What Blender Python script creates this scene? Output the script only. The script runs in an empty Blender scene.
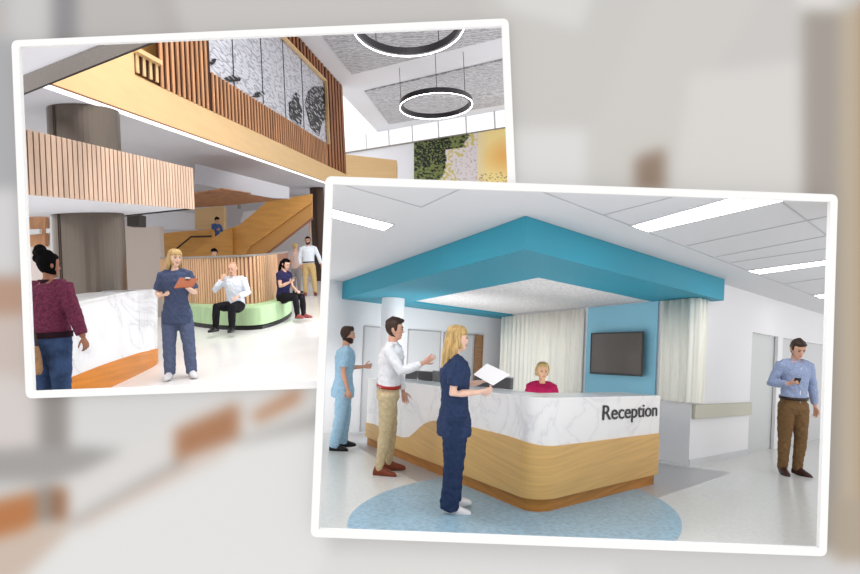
import bpy, bmesh, math, random
import numpy as np
from mathutils import Vector, Matrix, noise
random.seed(7)
SC = bpy.context.scene
COL = SC.collection
FPX = 560.0; CU, CV = 430.0, 287.0

# ---------------------------------------------------------------- camera
ROLL = math.radians(2.3)
_c, _s = math.cos(ROLL), math.sin(ROLL)
cam = bpy.data.cameras.new('camera'); camo = bpy.data.objects.new('camera', cam); COL.objects.link(camo)
cam.sensor_width = 36; cam.lens = 36 * FPX / 860; cam.clip_end = 300
camo.matrix_world = Matrix(((_c, -_s, 0, 0), (0, 0, -1, 0), (_s, _c, 0, 0), (0, 0, 0, 1)))
SC.camera = camo
vs = SC.view_settings; vs.view_transform = 'Standard'; vs.look = 'None'; vs.gamma = 1; vs.use_curve_mapping = False
GAIN = 1.38            # the rooms are dimmer than the wall in front, so the picture is exposed for them
vs.exposure = math.log2(GAIN)

def ray(u, v):
    a, b = (u - CU) / FPX, (v - CV) / FPX
    return Vector((a * _c + b * _s, 1.0, a * _s - b * _c))
def proj(P):
    a, b = P.x * _c + P.z * _s, P.x * _s - P.z * _c
    return CU + FPX * a / P.y, CV + FPX * b / P.y
def flat(u, v, y):
    return ray(u, v) * y

class Place:
    """a room with a level floor: eye height h, the two directions its walls run in, and its upright"""
    def __init__(s, vpa, vpb, centre, f, h):
        da, db = ray(*vpa), ray(*vpb)
        w = da - db; s.R = Vector((w.x, 0, w.z)).normalized()
        s.U = Vector((-s.R.z, 0, s.R.x)); s.h = h
        s.hz = 0.5 * (da.dot(s.U) + db.dot(s.U))
        da += s.U * (s.hz - da.dot(s.U)); db += s.U * (s.hz - db.dot(s.U))
        n = lambda vp: math.sqrt((vp[0] - centre[0]) ** 2 + (vp[1] - centre[1]) ** 2 + f * f)
        s.A = da * (FPX / n(vpa)); s.B = db * (FPX / n(vpb))
    def e(s, d): return d.dot(s.U) - s.hz * d.y
    def F(s, u, v, Z=0.0):
        d = ray(u, v); return d * ((Z - s.h) / s.e(d))
    def T(s, u, v, t): return ray(u, v) * t
    def Z(s, P): return s.h + s.e(P)
    def drop(s, P, Z=0.0): return P + s.U * (Z - s.Z(P))
    def on_line(s, P, D, u):
        k = (u - CU) / FPX
        X = lambda q: q.x * _c + q.z * _s
        t = (k * P.y - X(P)) / (X(D) - k * D.y)
        return P + D * t
    def on_plane(s, P, D, u, v):
        n = D.cross(s.U); d = ray(u, v)
        return d * (P.dot(n) / d.dot(n))
    def frame(s, P, phi=0.0):
        M = Matrix((s.R, Vector((0, 1, 0)), s.U)).transposed()
        r = M @ Matrix.Rotation(math.radians(phi), 3, 'Z')
        m = r.to_4x4(); m.translation = P
        return m
    def meet(s, P, D, Q, E):
        # where two floor lines cross
        a = np.array([[D.x, -E.x], [D.y, -E.y]]); b = np.array([Q.x - P.x, Q.y - P.y])
        k = np.linalg.solve(a, b); return P + D * float(k[0])

RM = Place((1071, 390), (148, 352), (577, 366), 460, 1.30)      # reception room
AT = Place((473, 234), (-430, 275), (265, 208), 375, 1.66)      # atrium

# ---------------------------------------------------------------- materials
def lin(c):
    return tuple(((x / 255) / 12.92 if x / 255 <= .04045 else ((x / 255 + .055) / 1.055) ** 2.4) for x in c) + (1,)
def mat(name, col, rough=.6, metal=0, vary=0.0, vscale=(3, 3, 3), bump=0.0, bscale=40, spec=.3, col2=None, emit=None, estr=0, mode='noise', vdetail=4, dist=0.0):
    m = bpy.data.materials.new(name); m.use_nodes = True
    nt = m.node_tree; bs = nt.nodes['Principled BSDF']
    bs.inputs['Base Color'].default_value = lin(col); bs.inputs['Roughness'].default_value = rough
    bs.inputs['Metallic'].default_value = metal; bs.inputs['Specular IOR Level'].default_value = spec
    tc = nt.nodes.new('ShaderNodeTexCoord'); mp = nt.nodes.new('ShaderNodeMapping'); nt.links.new(tc.outputs['Object'], mp.inputs['Vector'])
    mp.inputs['Scale'].default_value = vscale
    if vary or col2:
        if mode == 'noise':
            n = nt.nodes.new('ShaderNodeTexNoise'); n.inputs['Scale'].default_value = 1; n.inputs['Detail'].default_value = vdetail
            n.inputs['Distortion'].default_value = dist; out = n.outputs['Fac']
        else:
            n = nt.nodes.new('ShaderNodeTexVoronoi'); n.inputs['Scale'].default_value = 1; out = n.outputs['Distance']
        nt.links.new(mp.outputs[0], n.inputs['Vector'])
        r = nt.nodes.new('ShaderNodeValToRGB')
        c2 = col2 or tuple(x * (1 - vary) for x in col)
        r.color_ramp.elements[0].color = lin(c2); r.color_ramp.elements[1].color = lin(col)
        r.color_ramp.elements[0].position = .32; r.color_ramp.elements[1].position = .62
        nt.links.new(out, r.inputs[0]); nt.links.new(r.outputs[0], bs.inputs['Base Color'])
    if bump:
        nb = nt.nodes.new('ShaderNodeTexNoise'); nb.inputs['Scale'].default_value = bscale; nt.links.new(tc.outputs['Object'], nb.inputs['Vector'])
        b = nt.nodes.new('ShaderNodeBump'); b.inputs['Strength'].default_value = bump; b.inputs['Distance'].default_value = .01
        nt.links.new(nb.outputs['Fac'], b.inputs['Height']); nt.links.new(b.outputs[0], bs.inputs['Normal'])
    if emit:
        bs.inputs['Emission Color'].default_value = lin(emit); bs.inputs['Emission Strength'].default_value = estr
    return m
def marble(name, base, vein, sc=1.6):
    m = mat(name, base, .25, spec=.4); nt = m.node_tree; bs = nt.nodes['Principled BSDF']
    tc = nt.nodes.new('ShaderNodeTexCoord')
    n = nt.nodes.new('ShaderNodeTexNoise'); n.inputs['Scale'].default_value = sc; n.inputs['Detail'].default_value = 6; n.inputs['Distortion'].default_value = 1.2
    nt.links.new(tc.outputs['Object'], n.inputs['Vector'])
    a = nt.nodes.new('ShaderNodeMath'); a.operation = 'SUBTRACT'; a.inputs[1].default_value = .5
    b = nt.nodes.new('ShaderNodeMath'); b.operation = 'ABSOLUTE'
    nt.links.new(n.outputs['Fac'], a.inputs[0]); nt.links.new(a.outputs[0], b.inputs[0])
    r = nt.nodes.new('ShaderNodeValToRGB'); nt.links.new(b.outputs[0], r.inputs[0]); nt.links.new(r.outputs[0], bs.inputs['Base Color'])
    e = r.color_ramp.elements; e[0].position = 0; e[0].color = lin(vein); e[1].position = .09; e[1].color = lin(base)
    x = e.new(.018); x.color = lin(tuple((p + 3 * q) / 4 for p, q in zip(vein, base)))
    return m

M = {}
M['white_wall'] = mat('white_wall', (229, 228, 230), .7, bump=.05)
M['ceiling_white'] = mat('ceiling_white', (212, 212, 215), .8)
M['grid_grey'] = mat('grid_grey', (186, 186, 190), .6)
M['tile_speckle'] = mat('tile_speckle', (226, 224, 224), .8, vary=.12, vscale=(22, 22, 22))
M['vinyl_floor'] = mat('vinyl_floor', (210, 210, 207), .22, spec=.4, vary=.04, vscale=(30, 30, 30))
M['blue_vinyl'] = mat('blue_vinyl', (152, 186, 206), .3, spec=.35, vary=.16, vscale=(26, 26, 26))
M['grey_vinyl'] = mat('grey_vinyl', (172, 170, 171), .3, spec=.35, vary=.05, vscale=(30, 30, 30))
M['teal_paint'] = mat('teal_paint', (46, 143, 167), .55)
M['blue_paint'] = mat('blue_paint', (140, 198, 220), .6)
M['marble'] = marble('marble', (228, 226, 226), (212, 210, 213))
M['oak'] = mat('oak', (208, 167, 104), .45, vary=.07, vscale=(1.2, 1.2, 34), dist=.15, spec=.3)
M['oak_plinth'] = mat('oak_plinth', (186, 126, 60), .5, vary=.15, vscale=(2.0, 2.0, 26), spec=.25)
M['letter_black'] = mat('letter_black', (18, 18, 20), .4)
M['black_plastic'] = mat('black_plastic', (20, 20, 22), .3, spec=.5)
M['screen'] = mat('screen', (84, 76, 70), .12, spec=.6)
M['curtain_cream'] = mat('curtain_cream', (246, 244, 234), .8, vary=.07, vscale=(9, 9, .3))
M['beige_rail'] = mat('beige_rail', (190, 187, 172), .5)
M['door_grey'] = mat('door_grey', (204, 204, 206), .6)
M['door_shade'] = mat('door_shade', (200, 202, 202), .5)
M['frame_grey'] = mat('frame_grey', (178, 176, 178), .5)
M['door_wood'] = mat('door_wood', (170, 130, 96), .5, vary=.1, vscale=(3, 3, 20))
M['lamp'] = mat('lamp', (255, 255, 255), .5, emit=(255, 255, 255), estr=8)
M['charcoal_fabric'] = mat('charcoal_fabric', (90, 88, 90), .8, vary=.12, vscale=(60, 60, 60))
M['paper'] = mat('paper', (236, 234, 236), .6)
M['print_white'] = mat('print_white', (222, 221, 220), .6, spec=.1)
# atrium
M['bright_floor'] = mat('bright_floor', (244, 242, 240), .18, spec=.4, vary=.03, vscale=(1.2, 1.2, 1.2))
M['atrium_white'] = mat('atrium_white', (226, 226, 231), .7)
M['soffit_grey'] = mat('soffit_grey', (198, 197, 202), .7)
M['gutter_grey'] = mat('gutter_grey', (150, 144, 138), .5, vary=.1, vscale=(40, 40, 1))
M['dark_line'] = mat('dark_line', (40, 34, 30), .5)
M['ply'] = mat('ply', (218, 182, 132), .45, vary=.03, vscale=(1.2, 1.2, 8), spec=.3)
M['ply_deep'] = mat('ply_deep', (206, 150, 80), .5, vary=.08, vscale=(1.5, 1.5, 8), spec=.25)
M['slat_light'] = mat('slat_light', (226, 194, 170), .55, vary=.12, vscale=(5, 5, .8))
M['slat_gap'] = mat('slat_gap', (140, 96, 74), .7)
M['slat_red'] = mat('slat_red', (206, 150, 108), .5, vary=.2, vscale=(4, 4, .6))
M['slat_red_gap'] = mat('slat_red_gap', (58, 28, 14), .7)
M['bronze'] = mat('bronze', (112, 102, 94), .3, metal=.85, vary=.06, vscale=(6, 6, .4))
M['bronze_dark'] = mat('bronze_dark', (70, 54, 46), .4, metal=.5)
M['orange_wood'] = mat('orange_wood', (222, 138, 52), .4, vary=.1, vscale=(1.5, 1.5, 22), spec=.3)
M['marble_bright'] = marble('marble_bright', (242, 241, 242), (218, 218, 221), 1.1)
M['green_seat'] = mat('green_seat', (178, 206, 160), .75, vary=.06, vscale=(14, 14, 2))
M['seat_plinth'] = mat('seat_plinth', (26, 24, 24), .5)
M['bench_slat'] = mat('bench_slat', (222, 178, 138), .5, vary=.14, vscale=(7, 7, .6))
M['taupe_wall'] = mat('taupe_wall', (176, 164, 156), .7)
M['baffle'] = mat('baffle', (176, 120, 76), .6, col2=(92, 52, 28), vscale=(5, 14, 14))
M['ring_black'] = mat('ring_black', (44, 42, 46), .4)
M['mullion'] = mat('mullion', (205, 205, 210), .5)
M['clip_orange'] = mat('clip_orange', (150, 78, 42), .5)
M['tan_bag'] = mat('tan_bag', (170, 130, 92), .6, vary=.2, vscale=(30, 30, 30))

# ---------------------------------------------------------------- mesh helpers
def tag(o, label=None, cat=None, group=None, kind=None):
    if label: o['label'] = label
    if cat: o['category'] = cat
    if group: o['group'] = group
    if kind: o['kind'] = kind
    return o
def link(name, me, m=None, parent=None, origin=None):
    if origin is not None:
        me.transform(Matrix.Translation(-origin))
    o = bpy.data.objects.new(name, me); COL.objects.link(o)
    if m is not None and not me.materials: me.materials.append(m)
    if origin is not None: o.location = origin
    if parent: o.parent = parent; 
    return o
def base_of(me):
    vs_ = [v.co for v in me.vertices]
    x = sum(v.x for v in vs_) / len(vs_); y = sum(v.y for v in vs_) / len(vs_); z = min(v.z for v in vs_)
    return Vector((x, y, z))
class MB:
    def __init__(s): s.bm = bmesh.new()
    def face(s, pts):
        return s.bm.faces.new([s.bm.verts.new(p) for p in pts])
    def prism(s, pts, ext):
        a = [s.bm.verts.new(p) for p in pts]; b = [s.bm.verts.new(Vector(p) + ext) for p in pts]; n = len(a)
        s.bm.faces.new(a); s.bm.faces.new(b[::-1])
        for i in range(n): s.bm.faces.new([a[i], b[i], b[(i + 1) % n], a[(i + 1) % n]])
        return s
    def box(s, O, X, Y, Z):
        return s.prism([O, O + X, O + X + Y, O + Y], Z)
    def grid(s, rows, closed=False, cap=False):
        V = [[s.bm.verts.new(p) for p in r] for r in rows]
        for i in range(len(V) - 1):
            n = len(V[i])
            for j in range(n if closed else n - 1):
                k = (j + 1) % n
                s.bm.faces.new([V[i][j], V[i][k], V[i + 1][k], V[i + 1][j]])
        if cap:
            s.bm.faces.new(V[0][::-1]); s.bm.faces.new(V[-1])
        return s
    def tube(s, pts, r, n=8, up=None):
        rows = []
        for i, p in enumerate(pts):
            d = (pts[min(i + 1, len(pts) - 1)] - pts[max(i - 1, 0)]).normalized()
            x = d.cross(up or (Vector((0, 0, 1)) if abs(d.z) < .9 else Vector((1, 0, 0)))).normalized(); y = d.cross(x)
            rr = r if not isinstance(r, (list, tuple)) else r[i]
            rows.append([p + (x * math.cos(2 * math.pi * k / n) + y * math.sin(2 * math.pi * k / n)) * rr for k in range(n)])
        return s.grid(rows, True, True)
    def me(s, name='m', smooth=False):
        bmesh.ops.recalc_face_normals(s.bm, faces=s.bm.faces[:])
        me = bpy.data.meshes.new(name); s.bm.to_mesh(me); s.bm.free()
        if smooth:
            for p in me.polygons: p.use_smooth = True
        return me
    def build(s, name, m, parent=None, smooth=False, bevel=0):
        if bevel:
            bmesh.ops.recalc_face_normals(s.bm, faces=s.bm.faces[:])
            bmesh.ops.bevel(s.bm, geom=s.bm.edges[:], offset=bevel, segments=2, affect='EDGES', clamp_overlap=True)
        me = s.me(name, smooth)
        if parent is None:
            return link(name, me, m, None, base_of(me))
        inv = wm(parent).inverted()
        me.transform(inv)
        return link(name, me, m, parent)
def empty(name, P, M4=None):
    o = bpy.data.objects.new(name, None); COL.objects.link(o)
    o.matrix_world = M4 if M4 is not None else Matrix.Translation(P)
    o.empty_display_size = .1
    return o
def struct(o): o['kind'] = 'structure'; return o
def wm(o):
    m = o.matrix_basis.copy()
    while o.parent: o = o.parent; m = o.matrix_basis @ m
    return m
# ---------------------------------------------------------------- printed backdrop wall with its two framed openings
YW = 3.96          # wall
F1 = [(11.5, 40.5), (508.5, 18.5), (516.2, 188), None]
def pip(px, py, poly):
    ins = np.zeros(px.shape, bool); n = len(poly)
    for i in range(n):
        x0, y0 = poly[i]; x1, y1 = poly[(i + 1) % n]
        cnd = ((y0 > py) != (y1 > py))
        with np.errstate(divide='ignore', invalid='ignore'):
            xx = (x1 - x0) * (py - y0) / (y1 - y0 + 1e-12) + x0
        ins ^= cnd & (px < xx)
    return ins
def backdrop():
    X0, X1, Y0, Y1, S = -80, 940, -80, 656, 2
    xs = np.arange(X0, X1 + 1, S); ys = np.arange(Y0, Y1 + 1, S)
    gx, gy = np.meshgrid(xs, ys)
    img = np.zeros(gx.shape + (3,)); img[:] = (205, 202, 199)
    def P(col, *poly, a=1.0):
        m = pip(gx.astype(float), gy.astype(float), poly)
        img[m] = img[m] * (1 - a) + np.array(col) * a
    # upper left corner: grey wall and dark upright
    P((190, 186, 184), (-90, -90), (320, -90), (320, 200), (-90, 200))
    P((205, 203, 202), (8, -90), (48, -90), (50, 60), (10, 60))
    P((146, 144, 146), (52, -90), (76, -90), (78, 60), (54, 60))
    P((200, 197, 194), (140, -90), (470, -90), (520, 60), (175, 60))
    P((186, 181, 178), (128, -90), (152, -90), (190, 60), (170, 60))
    P((176, 176, 178), (-90, 40), (20, 40), (24, 278), (-90, 278))
    P((214, 212, 212), (-90, 190), (18, 190), (20, 276), (-90, 276))
    P((186, 152, 132), (-90, 278), (30, 278), (30, 316), (-90, 316))
    P((204, 190, 182), (-90, 316), (30, 316), (38, 450), (-90, 450))
    P((214, 206, 202), (-90, 360), (36, 380), (38, 452), (-90, 452))
    # right of the first picture
    P((206, 203, 199), (470, -90), (700, -90), (600, 200), (500, 200))
    P((219, 217, 214), (470, -90), (620, -90), (580, 30), (505, 8))
    P((224, 222, 220), (512, 130), (588, 130), (586, 210), (512, 210))
    P((209, 206, 201), (690, -90), (590, 130), (588, 210), (700, 210), (690, 110), (820, -90))
    P((218, 215, 211), (690, 75), (800, 60), (805, 215), (668, 215))
    P((150, 130, 114), (636, 158), (664, 148), (666, 192), (634, 192))
    P((166, 158, 150), (804, 12), (842, 12), (842, 660), (804, 660))
    P((226, 222, 218), (770, -90), (850, -90), (838, 10), (800, 8))
    P((190, 176, 156), (840, 12), (960, -30), (960, 660), (840, 660))
    P((178, 150, 120), (862, 0), (960, -30), (960, 660), (862, 660))
    # lower left
    P((220, 218, 216), (60, 380), (330, 380), (330, 480), (20, 560))
    P((152, 146, 142), (38, 380), (68, 380), (69, 452), (40, 452))
    P((165, 162, 159), (-90, 450), (70, 447), (124, 449), (106, 464), (60, 480), (-90, 484))
    P((206, 204, 202), (-90, 484), (36, 482), (36, 500), (-90, 520))
    P((186, 124, 80), (-90, 560), (-90, 522), (38, 490), (38, 522), (-10, 552))
    P((150, 146, 142), (38, 486), (52, 486), (52, 524), (38, 524))
    P((152, 108, 78), (52, 488), (68, 488), (68, 522), (52, 522))
    P((222, 219, 216), (70, 480), (176, 420), (176, 458), (72, 520))
    P((152, 148, 144), (72, 520), (180, 459), (186, 463), (74, 527))
    P((174, 126, 94), (175, 430), (239, 402), (239, 438), (175, 462))
    P((186, 134, 98), (252, 414), (302, 385), (302, 400), (256, 424))
    P((178, 174, 170), (238, 440), (330, 408), (330, 424), (238, 444))
    P((229, 228, 226), (-90, 680), (80, 522), (180, 466), (240, 446), (330, 430), (330, 560), (860, 574), (860, 680))
    P((206, 188, 174), (-90, 562), (38, 526), (74, 526), (20, 580), (-90, 640))
    P((216, 200, 190), (80, 520), (170, 470), (230, 446), (225, 456), (120, 508), (80, 530))
    P((214, 212, 211), (320, 540), (830, 552), (960, 552), (960, 680), (560, 680))
    P((224, 222, 220), (330, 552), (620, 566), (620, 680), (250, 680))
    P((180, 166, 148), (832, 500), (960, 500), (960, 560), (834, 562))
    k = np.exp(-0.5 * (np.arange(-12, 13) / 3.2) ** 2); k /= k.sum()
    for ax in (0, 1):
        pad = [(0, 0)] * 3; pad[ax] = (12, 12)
        q = np.pad(img, pad, mode='edge')
        img = sum(k[i] * np.take(q, np.arange(i, i + img.shape[ax]), axis=ax) for i in range(25))
    # holes where the pictures look through
    cx, cy = np.meshgrid(xs[:-1] + S / 2, ys[:-1] + S / 2)
    h1 = pip(cx, cy, [(15, 43.5), (505, 22), (512, 184), (330, 179), (322, 384), (28.5, 394.5)])
    h2 = pip(cx, cy, [(329, 180), (834.5, 197.5), (823, 552), (315, 533)])
    keep = ~(h1 | h2)
    H, W = gx.shape
    a, b = (gx - CU) / FPX, (gy - CV) / FPX
    V = np.stack([a * _c + b * _s, np.ones_like(a), a * _s - b * _c], -1).reshape(-1, 3) * YW
    idx = np.arange(H * W).reshape(H, W)
    q = np.stack([idx[:-1, :-1], idx[1:, :-1], idx[1:, 1:], idx[:-1, 1:]], -1)[keep]
    back = V + np.array([0, .03, 0])
    me = bpy.data.meshes.new('backdrop')
    faces = q.tolist() + (q[:, ::-1] + H * W).tolist()
    # rim faces joining front and back
    from collections import Counter
    ed = Counter()
    e = np.concatenate([q[:, [0, 1]], q[:, [1, 2]], q[:, [2, 3]], q[:, [3, 0]]])
    es = np.sort(e, 1); key = es[:, 0].astype(np.int64) * (H * W) + es[:, 1]
    u, inv, cnt = np.unique(key, return_inverse=True, return_counts=True)
    rim = e[cnt[inv.ravel()] == 1]
    faces += [[int(y), int(x), int(x) + H * W, int(y) + H * W] for x, y in rim]
    me.from_pydata(np.concatenate([V, back]).tolist(), [], faces)
    att = me.color_attributes.new('print', 'FLOAT_COLOR', 'POINT')
    c = img.reshape(-1, 3) / 255; c = np.where(c <= .04045, c / 12.92, ((c + .055) / 1.055) ** 2.4)
    c = c / GAIN
    c = np.concatenate([c, np.ones((len(c), 1))], 1); c = np.concatenate([c, c])
    att.data.foreach_set('color', c.ravel().astype(np.float32))
    bm = bmesh.new(); bm.from_mesh(me)
    bmesh.ops.delete(bm, geom=[v for v in bm.verts if not v.link_faces], context='VERTS'); bm.to_mesh(me); bm.free()
    m = mat('printed_wall', (205, 203, 200), .75, spec=.1); nt = m.node_tree
    at = nt.nodes.new('ShaderNodeAttribute'); at.attribute_name = 'print'
    nt.links.new(at.outputs['Color'], nt.nodes['Principled BSDF'].inputs['Base Color'])
    o = link('wall_front', me, m, None, base_of(me)); struct(o)
backdrop()

def rounded(poly, r, n=7):
    out = []
    L = len(poly)
    for i in range(L):
        p = Vector((*poly[i][:2], 0)); a = Vector((*poly[i - 1][:2], 0)); b = Vector((*poly[(i + 1) % L][:2], 0))
        rr = r if len(poly[i]) < 3 else poly[i][2]
        if rr <= 0.01: out.append(tuple(p[:2])); continue
        s = p + (a - p).normalized() * rr; t = p + (b - p).normalized() * rr
        for k in range(n + 1):
            w = k / n
            q = s * (1 - w) ** 2 + p * 2 * w * (1 - w) + t * w * w
            out.append((q.x, q.y))
    return out
def ring_mesh(outer, inner, y, thick, m, name):
    mb = MB(); n = len(outer); ext = Vector((0, thick, 0))
    fo = [mb.bm.verts.new(flat(*p, y)) for p in outer]; fi = [mb.bm.verts.new(flat(*p, y)) for p in inner]
    bo = [mb.bm.verts.new(flat(*p, y) + ext) for p in outer]; bi = [mb.bm.verts.new(flat(*p, y) + ext) for p in inner]
    return mb, fo, fi, bo, bi
def frame_closed(outer, inner, y, thick, name):
    o_ = rounded(outer, 7); i_ = rounded(inner, .4)
    mb, fo, fi, bo, bi = ring_mesh(o_, i_, y, thick, None, name); n = len(fo)
    for i in range(n):
        j = (i + 1) % n
        for q in ([fo[i], fo[j], fi[j], fi[i]], [bo[j], bo[i], bi[i], bi[j]], [fo[j], fo[i], bo[i], bo[j]], [fi[i], fi[j], bi[j], bi[i]]):
            mb.bm.faces.new(q)
    return mb.build(name, M['print_white'])
def frame_open(outer, inner, y, thick, name):
    mb, fo, fi, bo, bi = ring_mesh(outer, inner, y, thick, None, name); n = len(fo)
    for i in range(n - 1):
        j = i + 1
        for q in ([fo[i], fo[j], fi[j], fi[i]], [bo[j], bo[i], bi[i], bi[j]], [fo[j], fo[i], bo[i], bo[j]], [fi[i], fi[j], bi[j], bi[i]]):
            mb.bm.faces.new(q)
    mb.bm.faces.new([fo[0], fi[0], bi[0], bo[0]]); mb.bm.faces.new([fo[-1], bo[-1], bi[-1], fi[-1]])
    return mb.build(name, M['print_white'])
f2 = frame_closed([(325.5, 176), (838, 194.5), (826.8, 556.5), (310.5, 537)], [(333, 184.3), (830.6, 201.8), (819.2, 548.3), (318.6, 529.3)], 3.84, .03, 'picture_frame')
tag(f2, 'large white rounded border around the reception scene, tilted to the right', 'frame')
def arc(p, a, b, r, n=7):
    p, a, b = (Vector((*q, 0)) for q in (p, a, b)); s = p + (a - p).normalized() * r; t = p + (b - p).normalized() * r
    return [tuple((s * (1 - k / n) ** 2 + p * 2 * (k / n) * (1 - k / n) + t * (k / n) ** 2)[:2]) for k in range(n + 1)]
oe, oc1, oc2, oc3, of = (319, 388.3), (25.8, 398.6), (11.2, 40.3), (508.6, 18.2), (515.8, 184)
ie, ic1, ic2, ic3, if_ = (319.5, 380.6), (33.2, 391.2), (18.8, 46.6), (501.8, 25.6), (508.2, 183.5)
f1 = frame_open([oe] + arc(oc1, oe, oc2, 7) + arc(oc2, oc1, oc3, 7) + arc(oc3, oc2, of, 7) + [of],
                [ie] + arc(ic1, ie, ic2, .4) + arc(ic2, ic1, ic3, .4) + arc(ic3, ic2, if_, .4) + [if_], 3.90, .03, 'picture_frame')
tag(f1, 'white rounded border around the atrium scene, tilted left and tucked behind the other', 'frame')
# ================================================================= RECEPTION ROOM
R = RM; A, B, U = R.A, R.B, R.U
An, Bn = A.normalized(), B.normalized()
Lx = lambda v: 329.3 - (v - 180) * .0411
up = lambda P, z: P + U * z
def hor(u): return 352 + (u - 148) * (38 / 923)
def away(P, d): return Vector(P).normalized() * d

# floor and its inlays
far = [(Lx(391), hor(325) + 29), (960, hor(960) + 29)]
near_t = 4.13
def nearF(u): return R.F(u, hor(u) + R.h * FPX / near_t)
fl = [R.F(*far[0]), R.F(*far[1]), nearF(960), nearF(Lx(535))]
struct(MB().prism(fl, U * -.12).build('floor', M['vinyl_floor']))
def ab(P):
    k = np.linalg.solve(np.array([[A.x, B.x], [A.y, B.y]]), np.array([P.x, P.y])); return k
def clip_near(pts, t=near_t + .01):
    out = []
    for i in range(len(pts)):
        a, b = pts[i - 1], pts[i]
        if (a.y >= t) != (b.y >= t): out.append(a + (b - a) * ((t - a.y) / (b.y - a.y)))
        if b.y >= t: out.append(b)
    return out
cp = [R.F(*p) for p in [(347.3, 529.4), (351.8, 516), (369, 500.5), (394, 489), (417.7, 482.3), (657.3, 497.6), (670, 508.6), (679.3, 522.7), (680.3, 541.6)]]
q = np.array([ab(p) for p in cp]); sol = np.linalg.lstsq(np.c_[2 * q, np.ones(len(q))], (q ** 2).sum(1), rcond=None)[0]
cr = math.sqrt(sol[2] + sol[0] ** 2 + sol[1] ** 2)
circ = [A * (sol[0] + cr * math.cos(t)) + B * (sol[1] + cr * math.sin(t)) for t in np.linspace(0, 2 * math.pi, 97)[:-1]]
circ = [R.drop(p, .006) for p in circ]
g1 = [R.F(*p, .003) for p in [(348, 434.5), (349, 441.5), (417.7, 482.5), (470, 500), (500, 480), (380, 431)]]
g2 = [R.F(*p, .003) for p in [(600, 455), (688, 466.5), (731, 472.6), (657, 498), (600, 490)]]
struct(MB().prism(g1, U * -.02).build('floor_inlay', M['grey_vinyl']))
struct(MB().prism(g2, U * -.02).build('floor_inlay', M['grey_vinyl']))
struct(MB().prism(clip_near(circ), U * -.02).build('floor_inlay', M['blue_vinyl']))

# ceiling with its grid
HC = 2.70; HS = 2.39
ceil = [R.F(Lx(180), 180, HC), R.F(960, 203, HC), R.F(960, hor(960) - 40, HC), R.F(Lx(325), hor(325) - 40, HC)]
struct(MB().prism(ceil, Vector((0, .05, 0))).build('ceiling', M['ceiling_white']))
def strip(u0, v0, u1, v1, w=.011, D=None):
    p, q_ = R.F(u0, v0, HC), R.F(u1, v1, HC)
    s = (q_ - p).cross(U).normalized() * w / 2
    return [p - s, p + s, q_ + s, q_ - s]
gm = MB()
for l in [(542, 191.5, 829, 301.5), (779, 199.4, 835, 241), (604.5, 214.5, 672, 197), (687, 245.5, 835, 214.5), (716.5, 256.5, 835, 234), (731, 262.5, 835, 247),
          (341, 184, 421.5, 207), (421.5, 207, 462, 188), (785, 283.5, 835, 276.5)]:
    gm.prism(strip(*l), U * -.006)
struct(gm.build('trim_1', M['grid_grey']))

def lamp(px, label, m=None):
    pts = [R.F(*p, HC) for p in px]
    c = sum(pts, Vector()) / 4
    e = empty('ceiling_light', c); tag(e, label, 'ceiling light', 'recessed light panels in the reception ceiling')
    MB().prism([p + U * -.004 for p in pts], U * -.012).build('diffuser', m or M['lamp'], e)
    fr = MB(); big = [p + (p - c).normalized() * .03 for p in pts]
    for i in range(4):
        j = (i + 1) % 4
        fr.prism([pts[i], pts[j], big[j], big[i]], U * -.015)
    fr.build('frame', M['ceiling_white'], e)
    return e
lamp([(632.8, 224.6), (736, 195.2), (797, 195.6), (648.5, 230.2)], 'widest white light panel, above the front corner of the teal canopy')
lamp([(749, 270), (833, 258.6), (833, 262.4), (759.4, 272.7)], 'slim middle light panel over the corridor at right')
lamp([(814, 294.7), (835, 292.6), (835, 296), (821, 297.3)], 'smallest light panel, farthest along the corridor ceiling')
lamp([(329, 207.4), (392.3, 223.4), (383.8, 228.7), (329, 215)], 'light panel left of the teal canopy', mat('lamp_bright', (255, 255, 255), .5, emit=(255, 255, 255), estr=24))

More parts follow.
